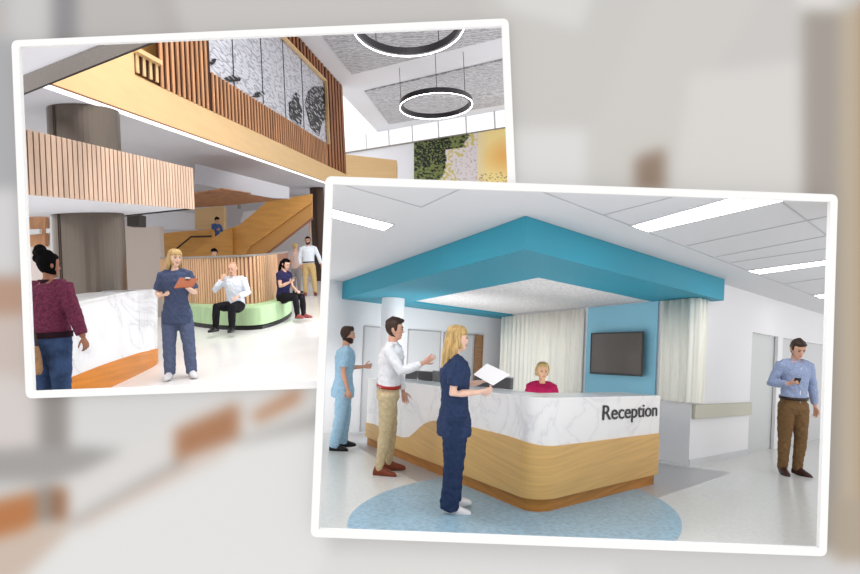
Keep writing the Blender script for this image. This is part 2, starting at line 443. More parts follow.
# left wall with doors
Pw = R.F(363, 431)
wl = [R.on_line(Pw, A, Lx(434)), R.on_line(Pw, A, 560), R.on_line(up(Pw, HC), A, 560), R.on_line(up(Pw, HC), A, Lx(284))]
struct(MB().prism(wl, away(Pw, .12)).build('wall_left', M['white_wall']))
def onL(u, v): return R.on_plane(Pw, A, u, v)
def upright(P, D, u, top_v, w, dep, out, base=0.0):
    """a slim upright on a wall: from the floor (or base) to the height the wall shows at top_v"""
nB = -Bn * .03   # out of the left wall, into the room
def wall_panel(px, out, th_m, name, m, parent=None, P=Pw, D=A):
    pts = [R.on_plane(P, D, *p) for p in px]
    return MB().prism([p + out for p in pts], -out + out * .02).build(name, m, parent)
def framed_door(u0, u1, vt0, vt1, vb, P, D, out, name, mdoor, mframe, label=None, w=2.0, dark=None, tilt=.0411):
    """door leaf and architrave on a wall, from picture positions of its head and foot"""
    def q_(u, v, o): return R.on_plane(P, D, u, v) + o
    lo0, lo1 = u0 - (vb - vt0) * tilt, u1 - (vb - vt1) * tilt
    fr = MB(); o = out
    fr.prism([q_(u0, vt0, o), q_(u0 + w, vt0 + .1, o), q_(lo0 + w, vb, o), q_(lo0, vb, o)], -o * .98)
    fr.prism([q_(u1 - w, vt1, o), q_(u1, vt1, o), q_(lo1, vb, o), q_(lo1 - w, vb, o)], -o * .98)
    fr.prism([q_(u0, vt0, o), q_(u1, vt1, o), q_(u1, vt1 + w * 1.0, o), q_(u0, vt0 + w * 1.0, o)], -o * .98)
    f = struct(fr.build(name, mframe))
    o2 = o * .4
    f2_ = MB().prism([q_(u0 + w, vt0 + w, o2), q_(u1 - w, vt1 + w, o2), q_(lo1 - w, vb, o2), q_(lo0 + w, vb, o2)], -o2 * .95).build('door_leaf', mdoor, f)
    return f
framed_door(363.8, 385, 325.8, 328.0, 431, Pw, A, nB, 'door_1', M['door_grey'], M['frame_grey'], w=.9)
framed_door(408, 441, 329.4, 331.6, 422, Pw, A, nB, 'door_2', M['door_grey'], M['frame_grey'], w=.9)
framed_door(443.5, 474, 332.0, 334.4, 418, Pw, A, nB, 'door_3', M['door_grey'], M['frame_grey'], w=1.3)
wd = framed_door(474.5, 482.5, 334.6, 335.4, 416, Pw, A, nB * 1.6, 'door_4', M['door_wood'], M['door_wood'], w=.8)

# back wall behind the counter, and the right wall
Kc = R.F(688.5, 466)
b0 = R.on_line(Kc, B, 497)
struct(MB().prism([b0, Kc, up(Kc, HC), up(b0, HC)], A * .16).build('wall_back', M['white_wall']))
aE = R.on_line(Kc, A, 747.5)
Kd = Kc + A * .158
struct(MB().prism([Kd, aE, up(aE, HC), up(Kd, HC)], B * .3).build('wall_right', M['white_wall']))
hd = R.Z(R.on_plane(Kc, A, 750.3, 331.6)); aF = R.on_line(Kc, A, 960)
struct(MB().prism([up(aE, hd), up(aF, hd), up(aF, HC), up(aE, HC)], B * .3).build('wall_right', M['white_wall']))
p0 = R.on_line(Kc, A, 773.8); p1 = R.on_line(Kc, A, 778.6)
struct(MB().prism([p0, p1, up(p1, hd), up(p0, hd)], B * .06).build('trim_2', M['white_wall']))
r0 = R.meet(Kc + B * .07, A, R.F(735, 447), B)
r0 = R.on_line(Kc + B * .07, A, 735)
r1 = R.on_line(Kc + B * .07, A, 960)
d5 = struct(MB().prism([r0, R.on_line(Kc + B * .07, A, 776.5), up(R.on_line(Kc + B * .07, A, 776.5), HC - .2), up(r0, HC - .2)], B * .05).build('door_5', M['door_shade']))
s0 = R.on_line(Kc + B * .07, A, 776.5)
d6 = struct(MB().prism([s0, r1, up(r1, HC - .2), up(s0, HC - .2)], B * .05).build('door_6', M['door_grey']))
# bumper rail along the right wall and skirting
def zA(u, v): return R.Z(R.on_plane(Kc, A, u, v))
za, zb = zA(694.5, 418.6), zA(694.5, 404.4)
k0 = Kc + A * .03
rail = MB(); o = -Bn * .05
rail.prism([up(k0, za) + o, up(aE, za) + o, up(aE, zb) + o, up(k0, zb) + o], -o * .98)
tag(rail.build('wall_rail', M['beige_rail'], bevel=.008), 'beige crash rail along the white wall beside the corridor door', 'wall rail')
sk = MB().prism([Kc + o * .4, aE + o * .4, up(aE, .09) + o * .4, up(Kc, .09) + o * .4], -o * .38).build('baseboard_right', M['door_grey']); struct(sk)

# pleated curtains
def pleats(path_pts, z0, z1, amp, wave, name, label):
    pts = []; s = 0; acc = 0
    for i in range(len(path_pts) - 1):
        a, b, n = path_pts[i][0], path_pts[i + 1][0], path_pts[i][1]
        L = (b - a).length; k = max(2, int(L / (wave / 10)))
        for j in range(k + (i == len(path_pts) - 2)):
            w_ = j / k; d = acc + L * w_
            off = amp * (.55 + .45 * math.sin(2 * math.pi * d / wave + .9 * math.sin(d * 5.1))) + .008 * math.sin(d * 41)
            pts.append(a.lerp(b, w_) + n * off)
        acc += L
    th = .012
    rows = [[up(p, z0) for p in pts], [up(p, (z0 + z1) / 2) for p in pts], [up(p, z1) for p in pts]]
    back = [[p - path_pts[0][1] * th for p in r] for r in rows]
    mb = MB(); loop = []
    mb.grid([rows[0], rows[1], rows[2], back[2], back[1], back[0], rows[0]])
    o_ = mb.build(name, M['curtain_cream'], smooth=True)
    tag(o_, label, 'curtain', 'cream pleated curtains behind the counter')
    return o_
nA, nBw = -An, -Bn
zc = zA(690, 402.8)
c0 = R.on_line(Kc, B, 657.6)
pleats([(c0 + nA * .03, nA), (Kc + nA * .03 + nBw * .03, nBw), (R.on_line(Kc, A, 697.0) + nBw * .03, nBw)], zc, HS - .01, .05, .12, 'curtain', 'cream pleated curtain wrapping the wall corner right of the television')
c1, c2 = R.on_line(Kc, B, 499), R.on_line(Kc, B, 580.3)
pleats([(c1 + nA * .03, nA), (c2 + nA * .03, nA)], .75, HS - .01, .05, .14, 'curtain', 'wide cream pleated curtain behind the receptionist')
# blue panel and television
bl = lambda u, v: R.on_plane(Kc, B, u, v)
q0, q1 = R.on_line(Kc, B, 581.0), R.on_line(Kc, B, 655.0)
q0, q1 = (R.drop(bl(587.6, 312)), R.drop(bl(658.2, 303))); cc0 = q0.normalized()
o = -cc0 * .05
tag(MB().prism([up(q0, .6) + o, up(q1, .6) + o, up(q1, HS - .005) + o, up(q0, HS - .005) + o], -o * .98).build('wall_panel', M['blue_paint']), 'light blue wall panel behind the television', 'wall panel')
tvp = [(591.0, 333.0), (644.4, 331.3), (642.8, 376.2), (589.6, 373.2)]
tc_ = bl(617, 354) - cc0 * .2
tv = empty('television', tc_); tag(tv, 'black flat television mounted on the light blue panel', 'television')
P4 = [bl(*p) * (1 - .2 / bl(*p).length) for p in tvp]
MB().prism(P4, cc0 * .07).build('body', M['black_plastic'], tv)
cc = sum(P4, Vector()) / 4
MB().prism([cc + (p - cc) * .93 - cc0 * .006 for p in P4], cc0 * .01).build('screen', M['screen'], tv)
MB().prism([cc + (p - cc) * .3 + cc0 * .07 for p in P4], cc0 * .07).build('wall_bracket', M['black_plastic'], tv)

# teal canopy under the ceiling
N, Lc, Rc = R.F(524.4, 249.1, HS), R.F(339.4, 299.6, HS), R.F(724.0, 300.6, HS)
b_len = (Lc - N).length; a_len = (Rc - N).length
Lc = R.on_line(N, B, 339.6); Rc = R.on_line(N, A, 723.9)
Fc = R.drop(R.meet(Lc, A, Rc, B), HS)
n1 = R.F(538.6, 277.7, HS); n2 = R.on_line(n1, B, 410.3); n3 = R.on_line(n1, A, 658.4)
n4 = R.drop(R.meet(n2, A, n3, B), HS)
can = empty('ceiling_canopy', (N + Fc) / 2); tag(can, 'teal dropped ceiling canopy with white tray above the counter', 'canopy')
mb = MB(); ou = [N, Rc, Fc, Lc]; inn = [n1, n3, n4, n2]
hgt = U * (HC - HS - .004)
bo = [mb.bm.verts.new(p) for p in ou]; bi = [mb.bm.verts.new(p) for p in inn]; to = [mb.bm.verts.new(p + hgt) for p in ou]; ti = [mb.bm.verts.new(p + hgt) for p in inn]
for i in range(4):
    j = (i + 1) % 4
    for f_ in ([bo[i], bo[j], bi[j], bi[i]], [to[j], to[i], ti[i], ti[j]], [bo[j], bo[i], to[i], to[j]], [bi[i], bi[j], ti[j], ti[i]]): mb.bm.faces.new(f_)
mb.build('fascia', M['teal_paint'], can)
MB().prism([p + U * .03 for p in inn], U * .03).build('tray_panel', M['tile_speckle'], can)

# column
cpix = R.F(387.6, 438)
cb = cpix; cm = MB()
rows = [[cb + U * z + (R.R * math.cos(t) + Vector((0, 1, 0)) * math.sin(t)) * .195 for t in np.linspace(0, 2 * math.pi, 33)[:-1]] for z in (0, HS - .004)]
rows = [[R.drop(p, 0) if i == 0 else R.drop(p, HS - .004) for p in r] for i, r in enumerate(rows)]
cm.grid(rows, True, True); struct(cm.build('column', M['white_wall'], smooth=False))

# ---------------------------------------------------------------- the counter
Pr = R.F(654.3, 484.5); Pc = R.F(535.1, 516.0); AR = (Pr - Pc).normalized() * A.length
Pl = R.on_line(Pc, B, 366.5); Pq = Pr.copy(); Pr = R.on_line(Pc, AR, 655.4)
ra, rb = .34 * A.length, .34 * B.length
def path(n_left=60, n_arc=14, n_right=24, rr=.22):
    """plan of the counter front: left run, rounded corner, right run; each with its inward direction"""
    out = []
    s = Pc + B * rr; e_ = Pc + AR * rr
    for i in range(n_left): out.append((Pl.lerp(s, i / n_left), An.copy()))
    for i in range(n_arc + 1):
        w_ = i / n_arc; ang = w_ * math.pi / 2
        c_ = Pc + B * rr + AR * rr
        out.append((c_ - AR * rr * math.cos(ang) - B * rr * math.sin(ang), (A * math.cos(ang) + B * math.sin(ang)).normalized()))
    for i in range(1, n_right + 1): out.append((e_.lerp(Pr, i / n_right), Bn.copy()))
    return out
# upper edge of the timber along the left run, read from the photograph
prof = [(366.5, 422.0), (376, 424.5), (386, 429.5), (396, 434.8), (403.6, 437.6), (411, 436.6), (417, 431.5), (422, 426.5), (428, 422.4), (435, 420.6), (445, 421.0), (460, 423.6), (490, 431), (520, 438.2), (540, 443), (580, 443.5)]
def wood_top(P):
    u0 = proj(P)[0]
    if u0 > 565: return .6
    # pick the height whose picture position sits on the profile (plumb lines lean a little)
    z = .5
    for _ in range(8):
        u, v = proj(up(P, z))
        for k in range(len(prof) - 1):
            if prof[k][0] <= u <= prof[k + 1][0] or k == len(prof) - 2 or (k == 0 and u < prof[0][0]): break
        a, b = prof[k], prof[k + 1]; w_ = max(0, min(1, (u - a[0]) / (b[0] - a[0]))); tv_ = a[1] + (b[1] - a[1]) * w_
        u2, v2 = proj(up(P, z + .01)); z += (tv_ - v) / ((v2 - v) / .01) * .8
    z = max(.2, min(.68, z)); k_ = max(0, min(1, (u0 - 500) / 60)); k_ = k_ * k_ * (3 - 2 * k_)
    return z * (1 - k_) + .6 * k_
pp = path()
desk = empty('reception_counter', Pc); tag(desk, 'long curved reception counter with wavy oak front and white marble above', 'reception counter')
HD = 1.038
def band(zlo, zhi, fwd, th, name, m):
    """a strip of the counter front between two heights"""
    rows = []
    for P, n in pp:
        lo = zlo(P) if callable(zlo) else zlo; hi = zhi(P) if callable(zhi) else zhi
        f_ = P - n * fwd; g = P + n * th
        rows.append([up(f_, lo), up(f_, hi), up(g, hi), up(g, lo)])
    mb = MB(); mb.grid(rows, True, True)
    return mb.build(name, m, desk)
wt = {id(P): None for P, n in pp}
cache = {}
def wtop(P):
    k = tuple(round(x, 5) for x in P)
    if k not in cache: cache[k] = wood_top(P)
    return cache[k]
full = pp; pp = full[:-1] + [(Pq, full[-1][1])]
pp = [q_ for q_ in full if (q_[0] - Pc).dot(An) < (Pq - Pc).dot(An) - .06 or q_[1] != full[-1][1]] + [(Pq, full[-1][1])]
band(0, .125, -.01, .1, 'plinth', M['oak_plinth'])
pp = full
band(.125, wtop, .03, .12, 'timber_front', M['oak'])
band(.3, HD - .03, .018, .12, 'marble_front', M['marble'])
band(HD - .03, HD, .02, .62, 'counter_top', M['marble'])
# lettering
cu = bpy.data.curves.new('t', 'FONT'); cu.body = 'Reception'; cu.size = 1; cu.extrude = .012; cu.offset = .006; cu.space_character = .98
to_ = bpy.data.objects.new('t', cu); COL.objects.link(to_); bpy.context.view_layer.update()
me = bpy.data.meshes.new_from_object(to_.evaluated_get(bpy.context.evaluated_depsgraph_get())); bpy.data.objects.remove(to_)
xs = [v.co.x for v in me.vertices]; x0, x1 = min(xs), max(xs)
Pf = Pr - Bn * .022
a0 = R.on_plane(Pf, AR, 602.3, 420.0); a1 = R.on_plane(Pf, AR, 658.2, 414.4)
zt = R.Z(a0); a1 = R.on_line(a0, AR, 656.9)
ch = R.Z(R.on_plane(Pf, AR, 602.8, 405.2)) - zt
hx = (a1 - a0) / (x1 - x0); 
for v in me.vertices:
    c = v.co.copy(); v.co = a0 + hx * (c.x - x0) + U * (c.y * ch / .70) - Bn * (.004 + c.z * .15)
me.transform(wm(desk).inverted())
lo = link('sign_lettering', me, M['letter_black'], desk); lo['label'] = 'black word Reception'

# charcoal screens standing behind the counter's left run
def div(u0, u1, ztop, label, m, sh=.5):
    base = Pc + A * sh
    a, b = R.on_line(up(base, 1.0), B, u0), R.on_line(up(base, 1.0), B, u1)
    a, b = R.drop(a, HD + .003), R.drop(b, HD + .003)
    e = empty('desk_screen', (a + b) / 2); tag(e, label, 'desk screen', 'charcoal screens along the counter')
    MB().prism([a, b, up(b, ztop - HD), up(a, ztop - HD)], An * .05).build('panel', m, e)
    MB().prism([up(a, ztop - HD), up(b, ztop - HD), up(b, ztop - HD + .012), up(a, ztop - HD + .012)], An * .052).build('top_rail', M['frame_grey'], e)
div(405, 417, 1.175, 'dark charcoal desk screen just right of the man in the white shirt', M['charcoal_fabric'])
div(417.6, 431.5, 1.175, 'dark charcoal desk screen, second from the column', M['charcoal_fabric'])
M['mid_fabric'] = mat('mid_fabric', (128, 129, 126), .8, vary=.1, vscale=(60, 60, 60))
div(432, 448, 1.19, 'paler grey desk screen behind the long blond hair', M['mid_fabric'])
div(474, 510, 1.17, 'longest charcoal desk screen, between the paper and the receptionist', M['charcoal_fabric'])
# ================================================================= PEOPLE
def V3(*a): return Vector(a)
def remeshed(mb, vox, smooth=3, push=0.0, fold=0.0):
    bmesh.ops.recalc_face_normals(mb.bm, faces=mb.bm.faces[:])
    me = bpy.data.meshes.new('r'); mb.bm.to_mesh(me); mb.bm.free()
    o = bpy.data.objects.new('r', me); COL.objects.link(o)
    m = o.modifiers.new('r', 'REMESH'); m.mode = 'VOXEL'; m.voxel_size = vox; m.use_smooth_shade = True
    if smooth:
        s = o.modifiers.new('s', 'SMOOTH'); s.factor = .5; s.iterations = smooth
    bpy.context.view_layer.update()
    out = bpy.data.meshes.new_from_object(o.evaluated_get(bpy.context.evaluated_depsgraph_get()))
    bpy.data.objects.remove(o); bpy.data.meshes.remove(me)
    if fold:
        ns = [v.normal.copy() for v in out.vertices]
        for v, n in zip(out.vertices, ns):
            c = v.co
            f = noise.noise(Vector((c.x * 9, c.y * 9, c.z * 17 + 3 * math.sin(c.x * 7)))) + .6 * noise.noise(Vector((c.x * 23, c.y * 23, c.z * 30)))
            v.co = c + n * f * fold
    for p in out.polygons: p.use_smooth = True
    return out
def loft(mb, pts, rx, ry=None, X=None, n=18, round_ends=True):
    """tapered tube with elliptical section: rx along X, ry across it"""
    pts = [Vector(p) for p in pts]; ry = ry or rx
    if not isinstance(rx, (list, tuple)): rx = [rx] * len(pts)
    if not isinstance(ry, (list, tuple)): ry = [ry] * len(pts)
    rows = []
    def rowat(p, d, a, b):
        x = (X or (Vector((1, 0, 0)) if abs(d.x) < .9 else Vector((0, 1, 0)))); x = (x - d * x.dot(d)).normalized(); y = d.cross(x)
        return [p + x * math.cos(2 * math.pi * k / n) * a + y * math.sin(2 * math.pi * k / n) * b for k in range(n)]
    ds = []
    for i in range(len(pts)):
        ds.append((pts[min(i + 1, len(pts) - 1)] - pts[max(i - 1, 0)]).normalized())
    if round_ends:
        for w_, o_ in ((.35, .95), (.75, .65)):
            rows.append(rowat(pts[0] - ds[0] * min(rx[0], ry[0]) * o_ * .8, ds[0], rx[0] * w_, ry[0] * w_))
    for p, d, a, b in zip(pts, ds, rx, ry): rows.append(rowat(p, d, a, b))
    if round_ends:
        for w_, o_ in ((.75, .65), (.35, .95)):
            rows.append(rowat(pts[-1] + ds[-1] * min(rx[-1], ry[-1]) * o_ * .8, ds[-1], rx[-1] * w_, ry[-1] * w_))
    mb.grid(rows, True, True)
def hand_mesh(wr, d, nrm, side, curl=.35, thumb=.5, sc=.95):
    """palm, four fingers of different lengths and a thumb; d = finger direction, nrm = out of the palm, side = +1 when the thumb is on nrm x d"""
    d = d.normalized(); nrm = (nrm - d * nrm.dot(d)).normalized(); x = nrm.cross(d) * side
    mb = MB()
    loft(mb, [wr - d * .03, wr + d * .01, wr + d * .045, wr + d * .085], [.024 * sc, .026 * sc, .037 * sc, .039 * sc], [.018 * sc, .016 * sc, .014 * sc, .011 * sc], X=x, n=14)
    for k, (off, ln) in enumerate(((.031, .072), (.0105, .082), (-.0105, .076), (-.031, .060))):
        p = wr + d * .082 * sc + x * off * sc; a = 0; pts = [p - d * .025 * sc]; dirv = (d + x * off * 2.2).normalized()
        pts.append(p)
        for j, fr in enumerate((.42, .32, .26)):
            a += curl * (.8 + .25 * j) * (1 + .12 * k)
            dd = dirv * math.cos(a) + nrm * math.sin(a)
            pts.append(pts[-1] + dd * ln * fr * sc)
        loft(mb, pts, [.0085 * sc, .009 * sc, .0082 * sc, .0075 * sc, .0062 * sc], n=8)
    t0 = wr + d * .022 * sc + x * .022 * sc; td = (d * .62 + x * .78 + nrm * .3 * thumb).normalized()
    t1 = t0 + td * .042 * sc; t2 = t1 + (td * .8 + d * .5 + nrm * thumb * .5).normalized() * .03 * sc; t3 = t2 + (td * .5 + d * .8 + nrm * thumb * .7).normalized() * .024 * sc
    loft(mb, [t0, t1, t2, t3], [.0135 * sc, .0105 * sc, .0095 * sc, .007 * sc], n=8)
    return remeshed(mb, .0042, 2)
HEAD = [(-.005, .018, .070, -.02), (.010, .034, .084, .0), (.028, .046, .088, .028), (.055, .056, .086, .058), (.085, .066, .086, .082), (.112, .071, .084, .094),
        (.140, .074, .088, .100), (.170, .072, .084, .098), (.198, .062, .068, .086), (.220, .044, .046, .062), (.233, .02, .02, .03)]
def head_rings(n=28, grow=0.0, femme=False):
    rows = []
    for z, hw, f, b in HEAD:
        r = []
        if femme and z < .06: hw *= .9; f *= .97
        for k in range(n):
            t = 2 * math.pi * k / n; cx, sy = math.cos(t), math.sin(t)       # sy = +1 is the back (+y)
            yy = sy * (b if sy > 0 else f)
            sq = 1 + .06 * abs(math.sin(2 * t))
            r.append(V3(cx * hw * sq * (1 + grow / max(hw, .03)), yy * sq + (grow if sy > 0 else -grow) * abs(sy), z))
        rows.append(r)
    return rows
class Fig:
    pass
SKIN = {}
def skin(c):
    if c not in SKIN: SKIN[c] = mat('skin', c, .5, spec=.3, vary=.05, vscale=(14, 14, 14))
    return SKIN[c]
def cloth(name, c, vary=.1, scale=30): return mat(name, c, .85, vary=vary, vscale=(scale, scale, scale), spec=.12, bump=.12, bscale=120)
def person(label, place, P, phi, H, sk, pose, wear, sx=1.0, vox=.011):
    """pose: pel, spine, head, arms and legs as directions in the person's own frame (x = own left when facing -y, z up)"""
    F_ = Fig(); k = H / 1.75
    root = empty('person', P, place.frame(P, phi) @ Matrix.Diagonal((k * sx, k, k, 1))); tag(root, label, 'person')
    pel = V3(*pose.get('pel', (0, 0, .93))); S = V3(*pose.get('spine', (0, 0, 1))).normalized()
    tw = math.radians(pose.get('twist', 0)); Xh = V3(1, 0, 0); Xs = V3(math.cos(tw), math.sin(tw), 0)
    Xs = (Xs - S * Xs.dot(S)).normalized(); fwd = S.cross(Xs) * -1.0
    fwd = Xs.cross(S) * -1.0 if (Xs.cross(S)).y > 0 else Xs.cross(S)
    neck = pel + S * .545; w_ = wear.get('build', 1.0); shw = (.178 if not wear.get('femme') else .155) * w_
    sh = {1: neck + Xs * shw - S * .045, -1: neck - Xs * shw - S * .045}
    hd_dir = V3(*pose.get('head_up', tuple(S * .6 + V3(0, 0, .4) + V3(0, -.12, 0)))).normalized()
    chin_base = neck + hd_dir * .075 + V3(0, -.0, 0)
    hm = Matrix.Rotation(math.radians(pose.get('head_turn', 0)), 3, 'Z') @ Matrix.Rotation(math.radians(pose.get('head_nod', 0)), 3, 'X') @ Matrix.Rotation(math.radians(pose.get('head_tilt', 0)), 3, 'Y')
    ho = neck + hd_dir * .06
    def hp(v): return ho + hm @ Vector(v)
    # joints of arms and legs
    J = {}
    for s in (1, -1):
        a = pose['arm_l' if s == 1 else 'arm_r']
        el = sh[s] + V3(*a[0]).normalized() * .285; wr = el + V3(*a[1]).normalized() * .25
        J[s] = (el, wr)
    L = {}
    for s in (1, -1):
        a = pose['leg_l' if s == 1 else 'leg_r']
        hp_ = pel + Xh * s * .09 - V3(0, 0, .02); kn = hp_ + V3(*a[0]).normalized() * .43; an = kn + V3(*a[1]).normalized() * .40
        L[s] = (hp_, kn, an)
    # ---- body
    mb = MB()
    fem = wear.get('femme')
    tw_ = [.15, .145, .125 if fem else .14, .15, .165, .15, .08]; td_ = [.116, .11, .102, .118, .122, .098, .062]
    tp = [pel - S * .02, pel + S * .06, pel + S * .17, pel + S * .30, pel + S * .41, pel + S * .49, neck + S * .0]
    loft(mb, tp, [x * w_ * .86 for x in tw_], [x * w_ * .86 for x in td_], X=Xs, n=24)
    loft(mb, [neck - S * .05, neck + S * .02, hp((0, .012, .03)), hp((0, .01, .07))], [.062, .053, .05, .05] if not fem else [.052, .044, .042, .045], n=16)
    rows = [[hp(v) for v in r] for r in head_rings(femme=fem)]; mb.grid(rows, True, True)
    # nose, lips, brow, ears
    loft(mb, [hp((0, -.080, .138)), hp((0, -.094, .112)), hp((0, -.106, .090)), hp((0, -.092, .082))], [.008, .009, .0125, .012], n=8)
    loft(mb, [hp((-.045, -.072, .148)), hp((0, -.086, .150)), hp((.045, -.072, .148))], [.007, .008, .007], n=8)
    loft(mb, [hp((0, -.078, .022)), hp((0, -.087, .012))], [.016, .013], n=8)
    for s in (1, -1):
        loft(mb, [hp((s * .076, .012, .085)), hp((s * .082, .016, .105)), hp((s * .081, .02, .13))], [.008, .012, .010], [.014, .02, .016], n=8)
    for s in (1, -1):
        el, wr = J[s]
        loft(mb, [sh[s] - Xs * s * .03, sh[s], sh[s].lerp(el, .5), el, el.lerp(wr, .35), wr], [x * w_ for x in (.05, .052, .043, .036, .037, .024)], n=14)
        hp_, kn, an = L[s]
        loft(mb, [hp_ + V3(0, 0, .03), hp_, hp_.lerp(kn, .5), kn, kn.lerp(an, .3), an], [x * w_ for x in (.070, .074, .066, .050, .052, .036)], n=16)
        loft(mb, [an + V3(0, .0, -.0), an + V3(0, -.025, -.03), an + V3(0, -.05, -.04)], [.032, .03, .026], n=10)
    body = remeshed(mb, vox, 3)
    bm = bmesh.new(); bm.from_mesh(body); bpy.data.meshes.remove(body)
    for s in (1, -1):
        a = pose['hand_l' if s == 1 else 'hand_r']; el, wr = J[s]
        d = V3(*a[0]) if a[0] else (wr - el).normalized()
        hmsh = hand_mesh(wr + d.normalized() * .012, d, V3(*a[1]), a[2], *(a[3:]))
        bm.from_mesh(hmsh); bpy.data.meshes.remove(hmsh)
    me = bpy.data.meshes.new('body'); bm.to_mesh(me); bm.free()
    for p in me.polygons: p.use_smooth = True
    body = link('body', me, skin(sk), root)
    # ---- face details
    for s in (1, -1):
        e = MB(); e.tube([hp((s * .030 - .0135, -.0835, .122)), hp((s * .030, -.0885, .123)), hp((s * .030 + .0135, -.0835, .122))], [.003, .0066, .003], 8)
        e.build_local('eye', wear.get('eye', EYE), body)
        e = MB(); e.tube([hp((s * .048, -.078, .141)), hp((s * .032, -.092, .146)), hp((s * .014, -.092, .142))], [.003, .005, .004], 6)
        e.build_local('eyebrow', wear['hair_m'], body)
    e = MB(); e.tube([hp((-.024, -.083, .052)), hp((-.008, -.0925, .054)), hp((.008, -.0925, .054)), hp((.024, -.083, .052))], [.003, .0065, .0065, .003], 8)
    e.build_local('lips', LIPM if fem else LIPF, body)
    F_.root, F_.body, F_.hp, F_.J, F_.L, F_.sh, F_.neck, F_.pel, F_.S, F_.Xs, F_.k, F_.w = root, body, hp, J, L, sh, neck, pel, S, Xs, k, w_
    # ---- hair
    hair = wear.get('hair')
    if hair:
        hb = MB(); hl = wear.get('hairline', .172); rows = []
        for i, r in enumerate(head_rings(grow=.013 if hair != 'bald' else .003)):
            z = HEAD[i][0]; row = []
            for v in r:
                c = v.copy(); front = c.y < -.012 - (.0 if z > .14 else 0)
                lim = hl if c.y < -.03 else (wear.get('side', .10) if c.y < .02 else wear.get('nape', .045))
                if z < lim: c = Vector((c.x * .80, c.y * .80 + .006, max(c.z, .02)))
                c.z += .009 if z > .18 else 0
                row.append(hp(c))
            rows.append(row)
        hb.grid(rows, True, True)
        if hair == 'quiff':
            loft(hb, [hp((-.045, -.062, .205)), hp((0, -.078, .218)), hp((.045, -.06, .205))], [.02, .026, .02], n=10)
            loft(hb, [hp((0, -.04, .205)), hp((0, .03, .212)), hp((0, .08, .18))], [.045, .05, .04], n=10)
        if hair == 'bun':
            loft(hb, [hp((.0, .07, .225)), hp((.0, .11, .25))], [.05, .06], n=14)
        if hair == 'curly_bun':
            for q_, r_ in (((.055, .06, .268), .06), ((.10, .05, .25), .055), ((.02, .06, .24), .055), ((-.03, .03, .22), .05), ((.07, .07, .18), .05)):
                loft(hb, [hp(q_), hp((q_[0] + .01, q_[1], q_[2] + .012))], [r_, r_ * .95], n=12)
        if hair == 'tail':
            loft(hb, [hp((0, .085, .16)), hp((0, .125, .12)), hp((0, .13, .04)), hp((0, .12, -.07)), hp((0, .11, -.13))], [.03, .036, .036, .03, .014], n=12)
        if hair == 'long':
            ln = wear.get('hair_len', .38)
            loft(hb, [hp((0, .055, .18)), hp((0, .075, .08)), hp((0, .095, -.04)), hp((0, .10, -.04 - ln * .45)), hp((0, .09, -.04 - ln * .8)), hp((0, .085, -.04 - ln))],
                 [.075, .09, .085, .078, .06, .03], [.04, .05, .042, .036, .028, .014], X=hm @ V3(1, 0, 0), n=18)
            for s in (1, -1):
                loft(hb, [hp((s * .06, -.01, .17)), hp((s * .08, .01, .09)), hp((s * .083, .025, .0)), hp((s * .07, .05, -.07))], [.022, .026, .03, .02], n=10)
        if hair == 'short_full':
            for s in (1, -1): loft(hb, [hp((s * .06, .0, .19)), hp((s * .08, .02, .12)), hp((s * .07, .05, .05))], [.026, .028, .022], n=10)
            loft(hb, [hp((-.04, -.05, .21)), hp((.04, -.045, .218))], [.028, .028], n=10)
        hm_ = remeshed(hb, .008, 2, fold=.0035 if hair != 'bald' else 0)
        link('hair', hm_, wear['hair_m'], body)
    if wear.get('beard'):
        bb = MB(); rows = []
        for i, r in enumerate(head_rings(grow=.006)):
            z = HEAD[i][0]
            if z > .09: break
            row = []
            for v in r:
                c = v.copy()
                if c.y > .03 or (z > .07 and abs(c.x) < .052) or (z > .05 and abs(c.x) < .02): c = Vector((c.x * .86, c.y * .86, c.z))
                row.append(hp(c))
            rows.append(row)
        bb.grid(rows, True, True); link('beard', remeshed(bb, .006, 1), wear['hair_m'], body)
    # ---- top
    T = wear['top']; tb = MB()
    g = T.get('loose', .014); hem = T.get('hem', -.05); fl = T.get('flare', 0)
    tw2 = [x * w_ + g for x in tw_]; td2 = [x * w_ + g for x in td_]
    pts = [pel + S * hem] + tp[1:]; a_ = [tw2[0] + fl + .004] + tw2[1:]; b_ = [td2[0] + fl] + td2[1:]
    if hem < -.06: pts = [pel + S * hem, pel + S * (hem * .4)] + tp[1:]; a_ = [tw2[0] + fl + .008, tw2[0] + .012 + fl * .6] + tw2[1:]; b_ = [td2[0] + fl + .006, td2[0] + .012 + fl * .6] + td2[1:]
    a_[-1] = .075; b_[-1] = .065
    loft(tb, pts, a_, b_, X=Xs, n=28, round_ends=False)
    if fem:
        for s in (1, -1): loft(tb, [pel + S * .37 + Xs * s * .062 + fwd * .08, pel + S * .385 + Xs * s * .06 + fwd * .10], [.058, .05], n=12)
    for s in (1, -1):
        el, wr = J[s]
        r_ = [.058, .059, .054, .050, .046, .036]; r_ = [x * w_ + g * .35 for x in r_]
        ps = [sh[s] - Xs * s * .045 + S * .012, sh[s], sh[s].lerp(el, .5), el, el.lerp(wr, .4), wr + (el - wr).normalized() * T.get('cuff', .02)]
        if T.get('short'): ps = ps[:2] + [sh[s].lerp(el, .4), sh[s].lerp(el, T.get('short'))]; r_ = r_[:2] + [r_[2] + .008, r_[2] + .010]
        loft(tb, ps, r_, n=16, round_ends=False)
        loft(tb, [sh[s] - Xs * s * .10 + S * .035, sh[s] + S * .0], [.05, .052], n=14)
    top = link(T['name'], remeshed(tb, vox * .9, 3, fold=T.get('fold', .005)), T['mat'], root)
